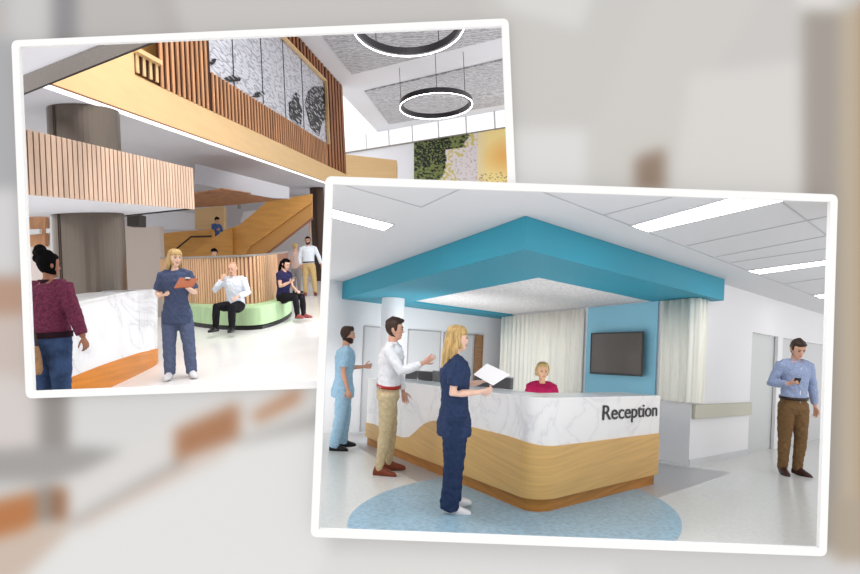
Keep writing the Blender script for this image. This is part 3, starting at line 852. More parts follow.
    if T.get('collar'):
        cb_ = MB(); c0 = neck + V3(0, .008, .0); n_ = 20; rows = []
        for zz, rr in ((-.012, .068), (.022, .062), (.030, .058), (.028, .052), (-.01, .052)):
            rows.append([c0 + S * zz + (Xs * math.cos(2 * math.pi * q / n_) * rr + fwd * math.sin(2 * math.pi * q / n_) * rr * 1.0) for q in range(n_)])
        rows.append(rows[0]); cb_.grid(rows, True); cb_.build_local('collar', T.get('collar_m', T['mat']), top)
    if T.get('placket'):
        pb = MB(); pts = [pel + S * z + fwd * (d_ * w_ + g + .002) for z, d_ in ((.0, .103), (.12, .098), (.25, .103), (.38, .112), (.48, .098))]
        rows = [[p - Xs * .006, p + fwd * .003, p + Xs * .006] for p in pts]; pb.grid(rows); pb.build_local('button_placket', T['placket'], top)
    if T.get('hem_band'):
        hb_ = MB(); loft(hb_, [pel + S * (hem - .01), pel + S * (hem + .05)], [a_[0] + .006] * 2, [b_[0] + .006] * 2, X=Xs, n=28, round_ends=False); hb_.build_local('hem_band', T['hem_band'], top, True)
    # ---- trousers
    B_ = wear['bottom']; qb = MB(); lg = B_.get('loose', .014)
    loft(qb, [pel - V3(0, 0, .06), pel, pel + S * .085], [.155 * w_ + lg * .5, .152 * w_ + lg * .5, (.138 if not fem else .126) * w_ + lg * .5], [.118 * w_ + lg * .5, .118 * w_ + lg * .5, .108 * w_ + lg * .5], X=Xh, n=26)
    for s in (1, -1):
        hp_, kn, an = L[s]; c_ = B_.get('ankle', .05)
        loft(qb, [hp_ + (hp_ - kn).normalized() * .02, hp_.lerp(kn, .12), hp_.lerp(kn, .5), kn, kn.lerp(an, .35), kn.lerp(an, B_.get('len', 1.06))], [.088 * w_ + lg * .5, .092 * w_ + lg * .5, .078 * w_ + lg, .06 * w_ + lg, .056 * w_ + lg, c_ + lg * .4], n=18, round_ends=False)
    tr = link(B_['name'], remeshed(qb, vox * .9, 3, fold=B_.get('fold', .005)), B_['mat'], root)
    if wear.get('belt'):
        bb = MB(); z0 = wear.get('belt_z', .055); loft(bb, [pel + S * z0, pel + S * (z0 + .036)], [(.147 * w_ + lg + .010)] * 2, [(.115 * w_ + lg + .008)] * 2, X=Xh, n=28, round_ends=False); bb.build_local('belt', wear['belt'], tr, True)
    # ---- shoes
    for s in (1, -1):
        an = L[s][2]; fd = V3(*pose.get('foot_l' if s == 1 else 'foot_r', (s * .2, -1, 0))).normalized(); fx = V3(0, 0, 1).cross(fd)
        gz = pose.get('ground_l' if s == 1 else 'ground_r', None)
        z0 = an.z - .075 if gz is None else gz
        h_ = V3(an.x, an.y, z0)
        sb = MB(); sec = [(-.066, .028, .06), (-.048, .040, .095), (.0, .044, .105), (.05, .044, .092), (.10, .050, .070), (.15, .048, .054), (.185, .036, .042), (.205, .018, .026)]
        rows = []
        for d_, w2, h2 in sec:
            c = h_ + fd * d_; r = []
            for q in range(16):
                t = 2 * math.pi * q / 16; zz = math.sin(t)
                r.append(c + fx * math.cos(t) * w2 + V3(0, 0, max(0, h2 * (.5 + .62 * zz) if zz > -.7 else 0)))
            rows.append(r)
        sb.grid(rows, True, True)
        shoe = link('shoe', remeshed(sb, .008, 2), wear['shoe'], root)
        so = MB(); rows = []
        for zz in (0, .014):
            rows.append([h_ + fd * (.068 + math.cos(t) * .135) + fx * math.sin(t) * (.04 + .008 * math.cos(t)) + V3(0, 0, zz) for t in np.linspace(0, 2 * math.pi, 21)[:-1]])
        so.grid(rows, True, True); so.build_local('sole', wear.get('sole', SOLE), shoe)
    return F_
def _bl(s, name, m, parent, smooth=True):
    me = s.me(name, smooth); return link(name, me, m, parent)
MB.build_local = _bl
EYE = mat('eye_dark', (46, 34, 30), .2, spec=.6)
LIPM = mat('lip_rose', (196, 122, 112), .4); LIPF = mat('lip_plain', (176, 118, 100), .5)
SOLE = mat('sole', (40, 36, 34), .6)
HAIR = {'brown': mat('hair_brown', (60, 40, 30), .5, vary=.4, vscale=(60, 60, 8)), 'black': mat('hair_black', (10, 8, 10), .9, vary=.4, vscale=(60, 60, 8), spec=.08),
        'blond': mat('hair_blond', (208, 172, 112), .45, vary=.28, vscale=(70, 70, 6)), 'fair': mat('hair_fair', (190, 160, 104), .5, vary=.25, vscale=(60, 60, 8)),
        'bald': mat('hair_shaved', (196, 150, 120), .6)}
DOWN = (0, 0, -1)
def stand_legs(a=.04, b=.04, ya=0, yb=0):
    return {'leg_l': ((a, ya, -1), (a * .3, ya * .3 + .03, -1)), 'leg_r': ((-b, yb, -1), (-b * .3, yb * .3 + .03, -1))}
# ----- reception room people   (phi: 0 faces the camera, 90 faces picture right)
white_shirt = cloth('white_shirt', (232, 232, 236), .05); khaki = cloth('khaki', (200, 182, 146), .1); scrub_blue = cloth('scrub_blue', (160, 196, 220), .08)
navy = cloth('navy', (48, 62, 94), .12); navy_dark = cloth('navy_dark', (42, 56, 86), .12); checked = cloth('blue_check', (158, 172, 206), .2, 90); brown_tr = cloth('brown_trousers', (120, 92, 62), .12)
pink = cloth('raspberry', (176, 34, 84), .15); red_belt = mat('red_belt', (160, 40, 30), .4); dark_belt = mat('dark_belt', (50, 34, 28), .4)
tan_shoe = mat('tan_shoe', (122, 56, 34), .35); white_shoe = mat('white_shoe', (222, 220, 222), .5); dark_shoe = mat('dark_shoe', (58, 30, 28), .4); black_shoe = mat('black_shoe', (24, 24, 28), .4)
def foot(u, v): return RM.F(u, v, 0)
# man in light blue scrubs
person('bearded man in light blue scrubs standing at the far left of the counter', RM, foot(340.5, 449.5), 100, 1.77, (214, 160, 134),
       dict(spine=(0, -.03, 1), head_nod=6, arm_r=((-.10, .10, -1), (-.02, -.30, -1)), hand_r=(None, (1, 0, 0), 1, .35),
            arm_l=((.1, -.10, -1), (.10, -1, .05)), hand_l=((0, -1, .1), (-1, 0, .3), 1, .5),
            leg_l=((.03, -.12, -1), (.0, .06, -1)), leg_r=((-.03, .06, -1), (0, .18, -1))),
       dict(hair='short_full', hair_m=HAIR['brown'], beard=True, hairline=.18, side=.13, build=1.0, top=dict(name='scrub_top', mat=scrub_blue, short=.75, hem=-.17, flare=.02, loose=.024, fold=.008),
            bottom=dict(name='scrub_trousers', mat=scrub_blue, loose=.024, ankle=.06, fold=.008), shoe=black_shoe))
# man in white shirt raising a hand
person('man in white shirt, khaki trousers and red belt raising an open hand', RM, foot(384.8, 473.5), 92, 1.79, (216, 164, 140),
       dict(spine=(0, -.05, 1), head_nod=4, arm_r=((-.20, -.58, -.80), (-.05, -1, .42)), hand_r=((0, -.85, .60), (1, .1, .3), 1, .12),
            arm_l=((.12, -.10, -1), (.05, -.28, -1)), hand_l=(None, (-1, 0, 0), 1, .3),
            leg_l=((.03, -.10, -1), (.0, .02, -1)), leg_r=((-.03, .02, -1), (0, .14, -1)), twist=-14),
       dict(hair='quiff', hair_m=HAIR['brown'], hairline=.176, build=1.06, top=dict(name='shirt', mat=white_shirt, hem=.062, loose=.014, collar=True, fold=.008),
            bottom=dict(name='trousers', mat=khaki, loose=.010, ankle=.036, fold=.007), belt=red_belt, shoe=tan_shoe))
# nurse in navy with long hair
nf = person('woman with long blond hair in navy scrubs holding white papers', RM, foot(450.3, 510.5), 96, 1.63, (232, 190, 170),
       dict(spine=(0, .02, 1), head_nod=2, arm_r=((-.10, .16, -1), (-.02, -1, .10)), hand_r=((0, -1, 0.15), (1, 0, .5), 1, .5),
            arm_l=((.12, -.15, -1), (-.05, -1, .22)), hand_l=((0, -1, .25), (0, .2, 1), -1, .35),
            leg_l=((.02, -.08, -1), (.0, .02, -1)), leg_r=((-.02, .0, -1), (0, .06, -1))),
       dict(femme=True, hair='long', hair_len=.44, hair_m=HAIR['blond'], hairline=.17, side=.04, build=1.02, top=dict(name='scrub_top', mat=navy, short=.72, hem=-.2, flare=.02, loose=.022, fold=.007),
            bottom=dict(name='scrub_trousers', mat=navy_dark, loose=.036, ankle=.078, fold=.01), shoe=white_shoe, sole=white_shoe))
def paper_between(place, u, v, t, corners, name, label, cat, m, th=.004):
    pts = [ray(*c) * (t + d) for c, d in corners]
    o_ = MB().prism(pts, Vector((0, th, 0))).build(name, m); tag(o_, label, cat); return o_
tN = foot(454, 510.5).y
paper_between(RM, 0, 0, tN, [((473.5, 374.5), .0), ((487, 363.5), .12), ((510.5, 374.5), .16), ((493, 385.5), .03)], 'paper_sheet', 'white sheet held up by the woman in navy scrubs', 'paper', M['paper'])
# receptionist
tR = 7.5
pr = RM.drop(ray(541.5, 380) * tR); 
person('woman in raspberry pink top seated behind the counter', RM, pr, 2, 1.66, (214, 168, 136),
       dict(pel=(0, 0, .62), spine=(0, -.04, 1), head_nod=4, arm_r=((-.25, -.15, -1), (.25, -1, .02)), hand_r=((.2, -1, 0), (0, 0, -1), -1, .3),
            arm_l=((.32, -.20, -1), (.1, -1, .05)), hand_l=((0, -1, 0), (0, 0, -1), 1, .3),
            leg_l=((.1, -1, 0), (0, 0, -1)), leg_r=((-.1, -1, 0), (0, 0, -1))),
       dict(femme=True, hair='short_full', hair_m=HAIR['fair'], hairline=.172, side=.06, build=1.0, top=dict(name='top', mat=pink, hem=-.04, loose=.02, fold=.006),
            bottom=dict(name='trousers', mat=navy_dark), shoe=black_shoe))
# a stool for her
st = empty('stool', pr + RM.R * 0 + Vector((0, .02, 0))); tag(st, 'office stool under the woman in the pink top, behind the counter', 'stool')
so = pr + Vector((0, .02, 0))
def disc(c, r, z0, z1, U_, place, n=28):
    return [[place.drop(c + place.R * math.cos(t) * r + Vector((0, math.sin(t) * r, 0)), z0) if False else c + U_ * z + place.R * math.cos(t) * r + Vector((0, math.sin(t) * r, 0)) for t in np.linspace(0, 2 * math.pi, n + 1)[:-1]] for z in (z0, z1)]
MB().grid(disc(so, .2, .38, .45, RM.U, RM), True, True).build('seat', M['black_plastic'], st)
MB().grid(disc(so, .025, .04, .38, RM.U, RM), True, True).build('post', M['frame_grey'], st)
MB().grid(disc(so, .2, .0, .04, RM.U, RM), True, True).build('base', M['black_plastic'], st)
# telephone on the counter beside her
ph = R.F(562, 391.2, HD); ph.y
pt = ray(561, 391.0) * 6.2
# man in checked shirt
mf = person('man in blue checked shirt and brown trousers looking down at a phone', RM, foot(790.5, 474.5), 2, 1.82, (214, 164, 138),
       dict(spine=(0, 0, 1), head_nod=22, head_turn=-6, arm_r=((-.42, .10, -1), (.30, -.9, .18)), hand_r=((.45, -.8, .25), (.4, .2, .9), -1, .6),
            arm_l=((.26, .05, -1), (.10, -.12, -1)), hand_l=(None, (-1, -.1, 0), 1, .35),
            leg_l=((.05, -.02, -1), (-.05, .03, -1)), leg_r=((-.02, .02, -1), (-.0, .03, -1)), foot_l=(.35, -1, 0), foot_r=(-.3, -1, 0)),
       dict(hair='quiff', hair_m=HAIR['brown'], hairline=.176, build=1.068, top=dict(name='shirt', mat=checked, hem=.062, loose=.014, collar=True, placket=white_shirt, fold=.008),
            bottom=dict(name='trousers', mat=brown_tr, loose=.014, ankle=.05, fold=.008), belt=dark_belt, shoe=dark_shoe), sx=.97)
def held(fig, side, name, label, cat, m, size, off=(0, 0, 0), rot=(0, 0, 0)):
    """something small in a hand"""
    el, wr = fig.J[side]; W = wm(fig.root)
    d = (wr - el).normalized(); c = wr + V3(*off)
    mb = MB(); X, Y, Z = size
    Rm = Matrix.Rotation(math.radians(rot[2]), 3, 'Z') @ Matrix.Rotation(math.radians(rot[0]), 3, 'X') @ Matrix.Rotation(math.radians(rot[1]), 3, 'Y')
    q = lambda x, y, z: W @ (c + Rm @ V3(x * X / 2, y * Y / 2, z * Z / 2))
    mb.prism([q(-1, -1, -1), q(1, -1, -1), q(1, 1, -1), q(-1, 1, -1)], (q(0, 0, 1) - q(0, 0, -1)))
    o_ = mb.build(name, m, bevel=min(size) * .3 * 1.0); tag(o_, label, cat); return o_
held(mf, -1, 'phone', 'dark phone in the hand of the man in the checked shirt', 'phone', M['black_plastic'], (.07, .14, .01), off=(.045, -.085, .045), rot=(-40, 0, -25))
# ================================================================= ATRIUM
R = AT; A, B, U = R.A, R.B, R.U
An, Bn = A.normalized(), B.normalized()
h1 = lambda u: 234 - .0454 * (u - 473)
YY = Vector((0, 1, 0))
struct(MB().prism([R.F(-90, 282), R.F(Lx(262), 262), R.F(Lx(468), 468), R.F(-90, 478)], U * -.12).build('floor', M['bright_floor']))

# ---- slab edge over the near left, and the ground storey's ceiling
ZS = 3.9
e0, e1 = R.F(-70, 126.6, ZS), R.F(260, -6.5, ZS)
S0 = R.F(38.5, 85.1, ZS)
e0, e1 = R.on_line(S0, B, -70), R.on_line(S0, B, 250)
n0, n1_ = R.F(-70, -45, ZS), R.F(250, -45, ZS)
struct(MB().prism([e0, e1, n1_, n0], U * .3).build('ceiling', M['atrium_white']))
i0, i1 = R.F(-70, 112.5, ZS), R.F(226, -6, ZS)
struct(MB().prism([R.drop(e0, ZS - .03), R.drop(e1, ZS - .03), R.drop(i1, ZS - .03), R.drop(i0, ZS - .03)], U * .03).build('trim_3', M['gutter_grey']))
de = (e1 - e0).cross(U).normalized() * .05
if (e0 + de).y < e0.y: de = -de
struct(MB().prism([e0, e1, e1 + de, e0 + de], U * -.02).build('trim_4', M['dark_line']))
S1 = R.on_line(S0, A, 352)
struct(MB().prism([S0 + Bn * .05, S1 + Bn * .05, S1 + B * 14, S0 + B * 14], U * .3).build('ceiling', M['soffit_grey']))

# ---- balcony: white edge strip, plywood fascia, slatted screen with its patterned window
bal = empty('balcony', S0); tag(bal, 'timber balcony front with white lit edge and tall slatted screen', 'balcony')
def apl(u, z): return R.on_line(up(S0, z - ZS), A, u)
def face_A(u0, u1, z0, z1, out, name, m, parent):
    pts = [apl(u0, z0), apl(u1, z0), apl(u1, z1), apl(u0, z1)]
    lo0, lo1 = R.on_line(S0, A, u0), R.on_line(S0, A, u1)
    pts = [up(lo0, z0 - ZS), up(lo1, z0 - ZS), up(lo1, z1 - ZS), up(lo0, z1 - ZS)]
    return MB().prism([p - Bn * out for p in pts], Bn * (out + .0 if out else .1)).build(name, m, parent)
def at_u(u, z):       # place along the front that shows at u when z high
    q_ = apl(u, z); return R.drop(q_, ZS)
def seg(s0, s1, z0, z1, out, th):
    a, b = s0, s1
    return [p - Bn * out for p in (up(a, z0 - ZS), up(b, z0 - ZS), up(b, z1 - ZS), up(a, z1 - ZS))], Bn * th
m_ = MB(); m_.prism(*seg(S0, S1, 3.89, 3.945, .03, -.0 + .045)); m_.build('edge_strip', mat('edge_strip', (250, 250, 250), .4, emit=(255, 255, 255), estr=.5), bal)
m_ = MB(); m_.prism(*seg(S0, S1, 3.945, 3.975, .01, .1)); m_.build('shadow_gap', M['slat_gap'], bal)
m_ = MB(); m_.prism(*seg(S0, S1, 3.975, 4.64, .03, .15)); m_.build('fascia', M['ply'], bal)
def par(P): return (P - S0).dot(A) / A.dot(A)
s157, s208, s326, s346 = (par(at_u(u, z)) for u, z in ((157.5, 5.3), (209, 6.3), (326, 6.8), (344.5, 6.4)))
s133, s284 = par(at_u(133.5, 4.9)), par(at_u(284, 8.06))
s208 = par(at_u(209, 6)); s326 = par(at_u(325, 7.6))
pitch = (s208 - s157) / 10.5
M['slat_deep'] = mat('slat_deep', (160, 98, 56), .5, vary=.25, vscale=(4, 4, .6))
scr = empty('slatted_screen', S0 + A * s157); tag(scr, 'tall red-brown slatted timber screen on the balcony', 'slatted screen')
def slats(s0, s1, z0, z1, name, mf, mg, parent, pit=pitch, w=.42, out=.055, back=True):
    mb = MB(); n = int(round((s1 - s0) / pit))
    for i in range(n):
        a = S0 + A * (s0 + (i + .15) * pit); b = a + A * (pit * w)
        mb.prism(*seg(a, b, z0, z1, out, out - .01))
    o_ = mb.build(name, mf, parent)
    if back: MB().prism(*seg(S0 + A * s0, S0 + A * s1, z0, z1, .01, .06)).build('backing', mg, o_)
    return o_
slats(s157, s208, 4.64, 9.0, 'tall_slats', M['slat_red'], M['slat_red_gap'], scr)
slats(s208, s326, 4.64, 5.52, 'low_slats', M['slat_red'], M['slat_red_gap'], scr)
slats(s208, s326, 8.06, 8.66, 'high_slats', M['slat_deep'], M['slat_red_gap'], scr, pit=pitch * 2, w=.55)
slats(s326, s346, 4.64, 8.66, 'end_slats', M['slat_deep'], M['slat_red_gap'], scr, pit=pitch * 2.6, w=.6)
m_ = MB(); m_.prism(*seg(S0 + A * s208, S0 + A * s326, 8.0, 8.07, .15, .14)); m_.prism(*seg(S0 + A * (s326 - .05), S0 + A * s326, 5.52, 8.06, .15, .14)); m_.build('opening_trim', M['ply'], scr)
for i, (za, zb) in enumerate(((4.64, 5.08),)):
    lowb = slats(s133, s157, 4.70, 5.02, 'short_slats', M['ply'], M['slat_red_gap'], bal, out=.05)
    m_ = MB(); m_.prism(*seg(S0 + A * s133, S0 + A * s157, 5.02, 5.10, .14, .2)); m_.build('short_rail', M['ply'], bal)
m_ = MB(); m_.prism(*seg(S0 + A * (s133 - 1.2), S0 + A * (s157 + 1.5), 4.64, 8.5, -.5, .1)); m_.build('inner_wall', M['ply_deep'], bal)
m_ = MB(); m_.prism(*seg(S0 + A * (s133 - 1.3), S0 + A * s133, 4.64, 5.1, .02, .12)); m_.build('end_wall', M['ply'], bal)
# patterned window panel
def pattern_mat(name, light, dark, sc, pos):
    m = mat(name, light, .5); nt = m.node_tree; bs = nt.nodes['Principled BSDF']
    tc = nt.nodes.new('ShaderNodeTexCoord'); mp = nt.nodes.new('ShaderNodeMapping'); nt.links.new(tc.outputs['Object'], mp.inputs[0])
    mp.inputs['Rotation'].default_value = (0, .6, 0); mp.inputs['Scale'].default_value = (sc, sc * .35, sc * 2.2)
    v = nt.nodes.new('ShaderNodeTexVoronoi'); v.feature = 'DISTANCE_TO_EDGE'; v.inputs['Scale'].default_value = 1; nt.links.new(mp.outputs[0], v.inputs['Vector'])
    r = nt.nodes.new('ShaderNodeValToRGB'); r.color_ramp.elements[0].color = lin(dark); r.color_ramp.elements[1].color = lin(light)
    r.color_ramp.elements[0].position = pos; r.color_ramp.elements[1].position = pos + .1
    nt.links.new(v.outputs['Distance'], r.inputs[0]); nt.links.new(r.outputs[0], bs.inputs['Base Color']); return m
PAT = pattern_mat('wave_screen', (206, 206, 213), (150, 150, 160), 6.5, .03); PATD = pattern_mat('wave_screen_dark', (190, 190, 196), (22, 22, 26), 5.5, .16)
win = empty('patterned_panel', S0 + A * s208 + U * 1.6); tag(win, 'pale wave-patterned panel with dark motifs framed by the balcony screen', 'decorative panel')
MB().prism(*seg(S0 + A * s208, S0 + A * s326, 5.5, 8.08, -.02, .05)).build('panel', PAT, win)
for u, z in ((232.5, 6.5), (262, 6.5), (284.5, 6.6), (303, 6.6)):
    a = S0 + A * par(at_u(u, z)); MB().prism(*seg(a, a + An * .03, 5.52, 8.06, .0, .02)).build('joint', M['dark_line'], win)
def motif(px):
    pts = [R.on_plane(S0, A, *p) - Bn * .01 for p in px]
    MB().prism(pts, Bn * .015).build('dark_motif', PATD, win)
motif([(209.5, 63), (213, 58.5), (216.5, 59), (215, 62.5), (212, 65)])
motif([(224, 78), (232, 75), (241, 78), (240, 81), (229, 82)])
motif([(252, 97), (256, 92.5), (263, 91), (265, 94), (258, 97.5)])
motif([(289, 103), (293, 100), (294, 94), (297.5, 92), (299.5, 96), (299, 102), (302, 110), (301, 127), (290, 118)])
motif([(305, 104), (308, 92), (314, 86.5), (322, 86), (326.5, 92), (326.5, 118), (322, 122), (319, 136), (311, 128), (308, 116)])

# ---- upper atrium: ceiling, acoustic panels, ring lamps, clerestory and artwork
ZC = 8.7
W0 = R.F(350, 137, ZC)
scA = up(S0, ZC - ZS)
cL0 = R.on_line(scA, A, 225); cL1 = R.drop(R.meet(scA, A, W0, B), ZC)
cR1 = R.on_line(W0, B, 560); cR0 = R.F(560, -50, ZC)
struct(MB().prism([cL0 + B * .3, cL1 + B * .3, cR1, cR0], U * .2).build('ceiling', M['atrium_white']))
def perf(name):
    m = mat(name, (178, 178, 184), .7); nt = m.node_tree; bs = nt.nodes['Principled BSDF']
    tc = nt.nodes.new('ShaderNodeTexCoord')
    w1 = nt.nodes.new('ShaderNodeTexWave'); w1.wave_type = 'RINGS'; w1.inputs['Scale'].default_value = 1.5; w1.inputs['Distortion'].default_value = 9; w1.inputs['Detail'].default_value = 3; w1.inputs['Detail Scale'].default_value = 2.5
    nt.links.new(tc.outputs['Object'], w1.inputs['Vector'])
    r = nt.nodes.new('ShaderNodeValToRGB'); r.color_ramp.elements[0].color = lin((158, 157, 162)); r.color_ramp.elements[1].color = lin((206, 206, 210))
    nt.links.new(w1.outputs['Fac'], r.inputs[0]); nt.links.new(r.outputs[0], bs.inputs['Base Color']); return m
PF = perf('perforated')
def acoustic(px, label):
    pts = [R.F(*p, ZC) for p in px]
    tag(MB().prism([p - U * .01 for p in pts], U * -.06).build('acoustic_panel', PF), label, 'ceiling panel')
acoustic([(318, 28.5), (351.7, 73), (530, 28.9), (530, -40), (284, -18)], 'grey perforated ceiling panel cut by the picture top, above the nearer ring lamp')
acoustic([(364.5, 90.5), (389, 123.2), (530, 98.8), (530, 52.4)], 'grey perforated ceiling panel with fanning lines above the farther ring lamp')
def ring_lamp(px, zr, rad, label, wires):
    c = R.F(*px, zr); e = empty('ring_lamp', c); tag(e, label, 'ring lamp')
    ax, ay = R.R, (YY - R.R * YY.dot(R.R)); ay = R.drop(c + YY * 1.0, zr) - c; ay = ay * 1.55
    def rg(r, z): return [c + ax * math.cos(t) * r + ay * math.sin(t) * r + U * z for t in np.linspace(0, 2 * math.pi, 65)[:-1]]
    prof_ = [(rad, 0), (rad, .2), (rad - .12, .2), (rad - .12, 0), (rad, 0)]
    rows = [rg(r, z) for r, z in prof_]
    MB().grid(rows, True).build('ring', M['ring_black'], e)
    rows = [rg(r, z) for r, z in [(rad + .004, -.016), (rad + .004, -.002), (rad - .018, -.002), (rad - .018, -.016), (rad + .004, -.016)]]
    MB().grid(rows, True).build('light_strip', M['lamp'], e)
    for u, ang in wires:
        p = c + ax * math.cos(ang) * (rad - .05) + ay * math.sin(ang) * (rad - .05)
        MB().tube([p + U * .1, p + U * (ZC - zr)], .012, 6).build('suspension_wire', M['ring_black'], e)
ring_lamp((436, 107), 6.95, 36.4 / 560 * 23, 'whole thin black ring lamp hanging over the atrium, farther of the two', [(0, math.pi * .97), (0, math.pi * 1.5), (0, -.7)])
ring_lamp((409, 28.5), 6.95, 55.5 / 560 * 14.25, 'thin black ring lamp cut by the picture top, nearer of the two', [(0, math.pi * .75), (0, math.pi * .3)])

wtop = R.Z(W0)
def wb(u, v): return R.on_plane(W0, B, u, v)
zt0 = R.Z(wb(346, 153)); zt1 = R.Z(wb(505, 128)); zt_ = (zt0 + zt1) / 2
Wl, Wr = R.drop(R.on_line(W0, B, 335), 0), R.drop(R.on_line(W0, B, 545), 0)
def bz(P, z): return R.drop(P, z)
struct(MB().prism([Wl, Wr, bz(Wr, zt_), bz(Wl, zt_)], YY * .3).build('wall_back', M['atrium_white']))
winf = MB()
for u in (366, 388.6, 412, 438, 465.6, 494, 520):
    P = R.drop(R.on_plane(W0, B, u, 145 - (u - 366) * .16), 0); q_ = -Bn * .09
    winf.prism([bz(P, zt_), bz(P + q_, zt_), bz(P + q_, ZC), bz(P, ZC)], YY * -.12)
wo = struct(winf.build('window_1', M['mullion']))
MB().prism([bz(Wl, zt_ - .04), bz(Wr, zt_ - .04), bz(Wr, zt_ + .03), bz(Wl, zt_ + .03)], YY * -.14).build('window_sill', M['gutter_grey'], wo)
gl = bpy.data.materials.new('glass'); gl.use_nodes = True; g_ = gl.node_tree.nodes['Principled BSDF']; g_.inputs['Transmission Weight'].default_value = 1; g_.inputs['Roughness'].default_value = 0; g_.inputs['IOR'].default_value = 1.02
MB().prism([bz(Wl, zt_), bz(Wr, zt_), bz(Wr, ZC), bz(Wl, ZC)], YY * .02).build('window_pane', gl, wo)
# artwork on the back wall
def artwork():
    nu, nv = 110, 70; V = []; C = []
    for j in range(nv + 1):
        for i in range(nu + 1):
            u = 414 + 110 * i / nu; w_ = j / nv
            top_ = 153 - (u - 346) * .157; v = top_ + .8 + (200 - top_) * w_
            V.append(wb(u, v) - YY * .12)
            x, y = i / nu, j / nv
            n = noise.noise(Vector((i * .35, j * .35, 1))) ; n2 = noise.noise(Vector((i * .09, j * .09, 5))); n3 = noise.noise(Vector((i * .8, j * .8, 9)))
            green = np.array((112, 122, 70)) + 60 * n3 * np.array((1, 1, .6)); dark = np.array((26, 34, 24)); pink = np.array((222, 214, 216)); yel = np.array((246, 222, 150)); org = np.array((240, 176, 96))
            c = green if n > -.12 else dark
            if y < .42 and .02 < x < .32 and n2 + n * .4 > -.25: c = dark if n3 < .25 else green
            tR_ = .33 + .1 * n2 - y * .14 + (.16 if y < .2 else 0)
            if x > tR_: c = pink if n3 < .25 else (np.array((176, 160, 140)) if n > 0 else pink)
            if tR_ < x < tR_ + .12 and n > 0: c = np.array((205, 190, 110))
            if x > .58: c = yel ; c = pink * max(0, .4 - (x - .58) * 4) + c * min(1, .6 + (x - .58) * 4)
            d = math.hypot((x - .84) * 1.2, y - .38)
            if x > .58 and d < .3: c = org * (1 - d / .3) + c * (d / .3)
            if x > .58 and y > .6 and n3 > .3: c = np.array((110, 92, 70))
            C.append(tuple(np.clip(c, 0, 255)))
    fs = [(j * (nu + 1) + i, j * (nu + 1) + i + 1, (j + 1) * (nu + 1) + i + 1, (j + 1) * (nu + 1) + i) for j in range(nv) for i in range(nu)]
    n_ = len(V); V2 = [v + YY * .06 for v in V]
    fs2 = [tuple(q + n_ for q in f[::-1]) for f in fs]
    edge = [k for k in range(nu + 1)] + [(j + 1) * (nu + 1) - 1 for j in range(1, nv + 1)] + [nv * (nu + 1) + k for k in range(nu - 1, -1, -1)] + [j * (nu + 1) for j in range(nv - 1, 0, -1)]
    rim = [(edge[i], edge[i - 1], edge[i - 1] + n_, edge[i] + n_) for i in range(len(edge))]
    me = bpy.data.meshes.new('artwork'); me.from_pydata(V + V2, [], fs + fs2 + rim)
    at = me.color_attributes.new('print', 'FLOAT_COLOR', 'POINT'); cc_ = np.array([lin(c) for c in C + C]); at.data.foreach_set('color', cc_.ravel().astype(np.float32))
    m = mat('garden_print', (200, 200, 180), .6); a_ = m.node_tree.nodes.new('ShaderNodeAttribute'); a_.attribute_name = 'print'
    m.node_tree.links.new(a_.outputs['Color'], m.node_tree.nodes['Principled BSDF'].inputs['Base Color'])
    tag(link('wall_artwork', me, m, None, base_of(me)), 'large garden artwork on the far wall, moss green fading to yellow blossom', 'wall artwork')
artwork()
ob = R.T(346, 178, 31); 
def tp(u, v, t): return R.T(u, v, t)
tag(MB().prism([tp(338, 153.5, 31), tp(396.5, 160.2, 31), tp(396.5, 184, 31), tp(338, 184, 31)], YY * 1.0).build('balcony_box', M['ply']), 'small plain plywood balcony box in front of the far window wall', 'balcony')

# ---- ground storey behind: walls, beam, timber ceiling, stairs
struct(MB().prism([R.F(10, h1(10) + 1.66 * 560 / 27), R.F(345, h1(345) + 1.66 * 560 / 27), up(R.F(345, h1(345) + 1.66 * 560 / 27), 3.9), up(R.F(10, h1(10) + 1.66 * 560 / 27), 3.9)], YY * .2).build('wall_back', M['taupe_wall'] if False else mat('pale_wall', (206, 202, 204), .7)))
def fpl(u, t, z=0): return R.F(u, h1(u) + (1.66 - z) * 560 / t, z)
def panel(px, t, dep, name, m, parent=None): return MB().prism([tp(u, v, t) for u, v in px], YY * dep).build(name, m, parent)
tw0, tw1 = fpl(70, 13.5), fpl(163.5, 13.5)
struct(MB().prism([tw0, tw1, up(tw1, 2.2), up(tw0, 2.2)], YY * .2).build('wall_middle', M['taupe_wall']))
struct(panel([(139.5, 212), (164, 210), (213, 215.5), (213, 229.5), (164, 229.5), (139.5, 227)], 24.3, .1, 'beam', M['atrium_white']))
struct(panel([(127, 213.5), (139, 214.5), (139, 226), (127, 226)], 12, .3, 'trim_5', M['dark_line']))
panel_o = panel([(195, 163.5), (288.5, 187), (288.5, 198.5), (272, 197.8), (223, 189.5), (195, 183.5)], 13.8, .1, 'beam', mat('beam_grey', (172, 172, 178), .7)); struct(panel_o)
tag(MB().prism([R.F(u, v, 2.9) for u, v in ((194, 193.5), (223, 189.0), (272, 197.2), (288, 199), (232, 205.2), (194, 207.6))], U * .02).build('timber_ceiling_panel', M['baffle']), 'brown slatted timber ceiling panel hanging above the stairs', 'ceiling panel')
struct(panel([(195, 209), (221, 205.8), (224, 207), (224, 229), (195, 229)], 24, .3, 'wall_stair', M['ply']))
tag(panel([(240, 222), (243.5, 211.5), (256, 210.3), (251, 220), (246, 224)], 25, .05, 'notice_board', M['paper']), 'blank white board on the wall beyond the stair top', 'board')
tag(panel([(237.5, 204.5), (240.5, 204.5), (240.5, 208.5), (237.5, 208.5)], 22, .1, 'hanging_sign', M['gutter_grey']), 'small dark hanging sign above the stairs', 'sign')
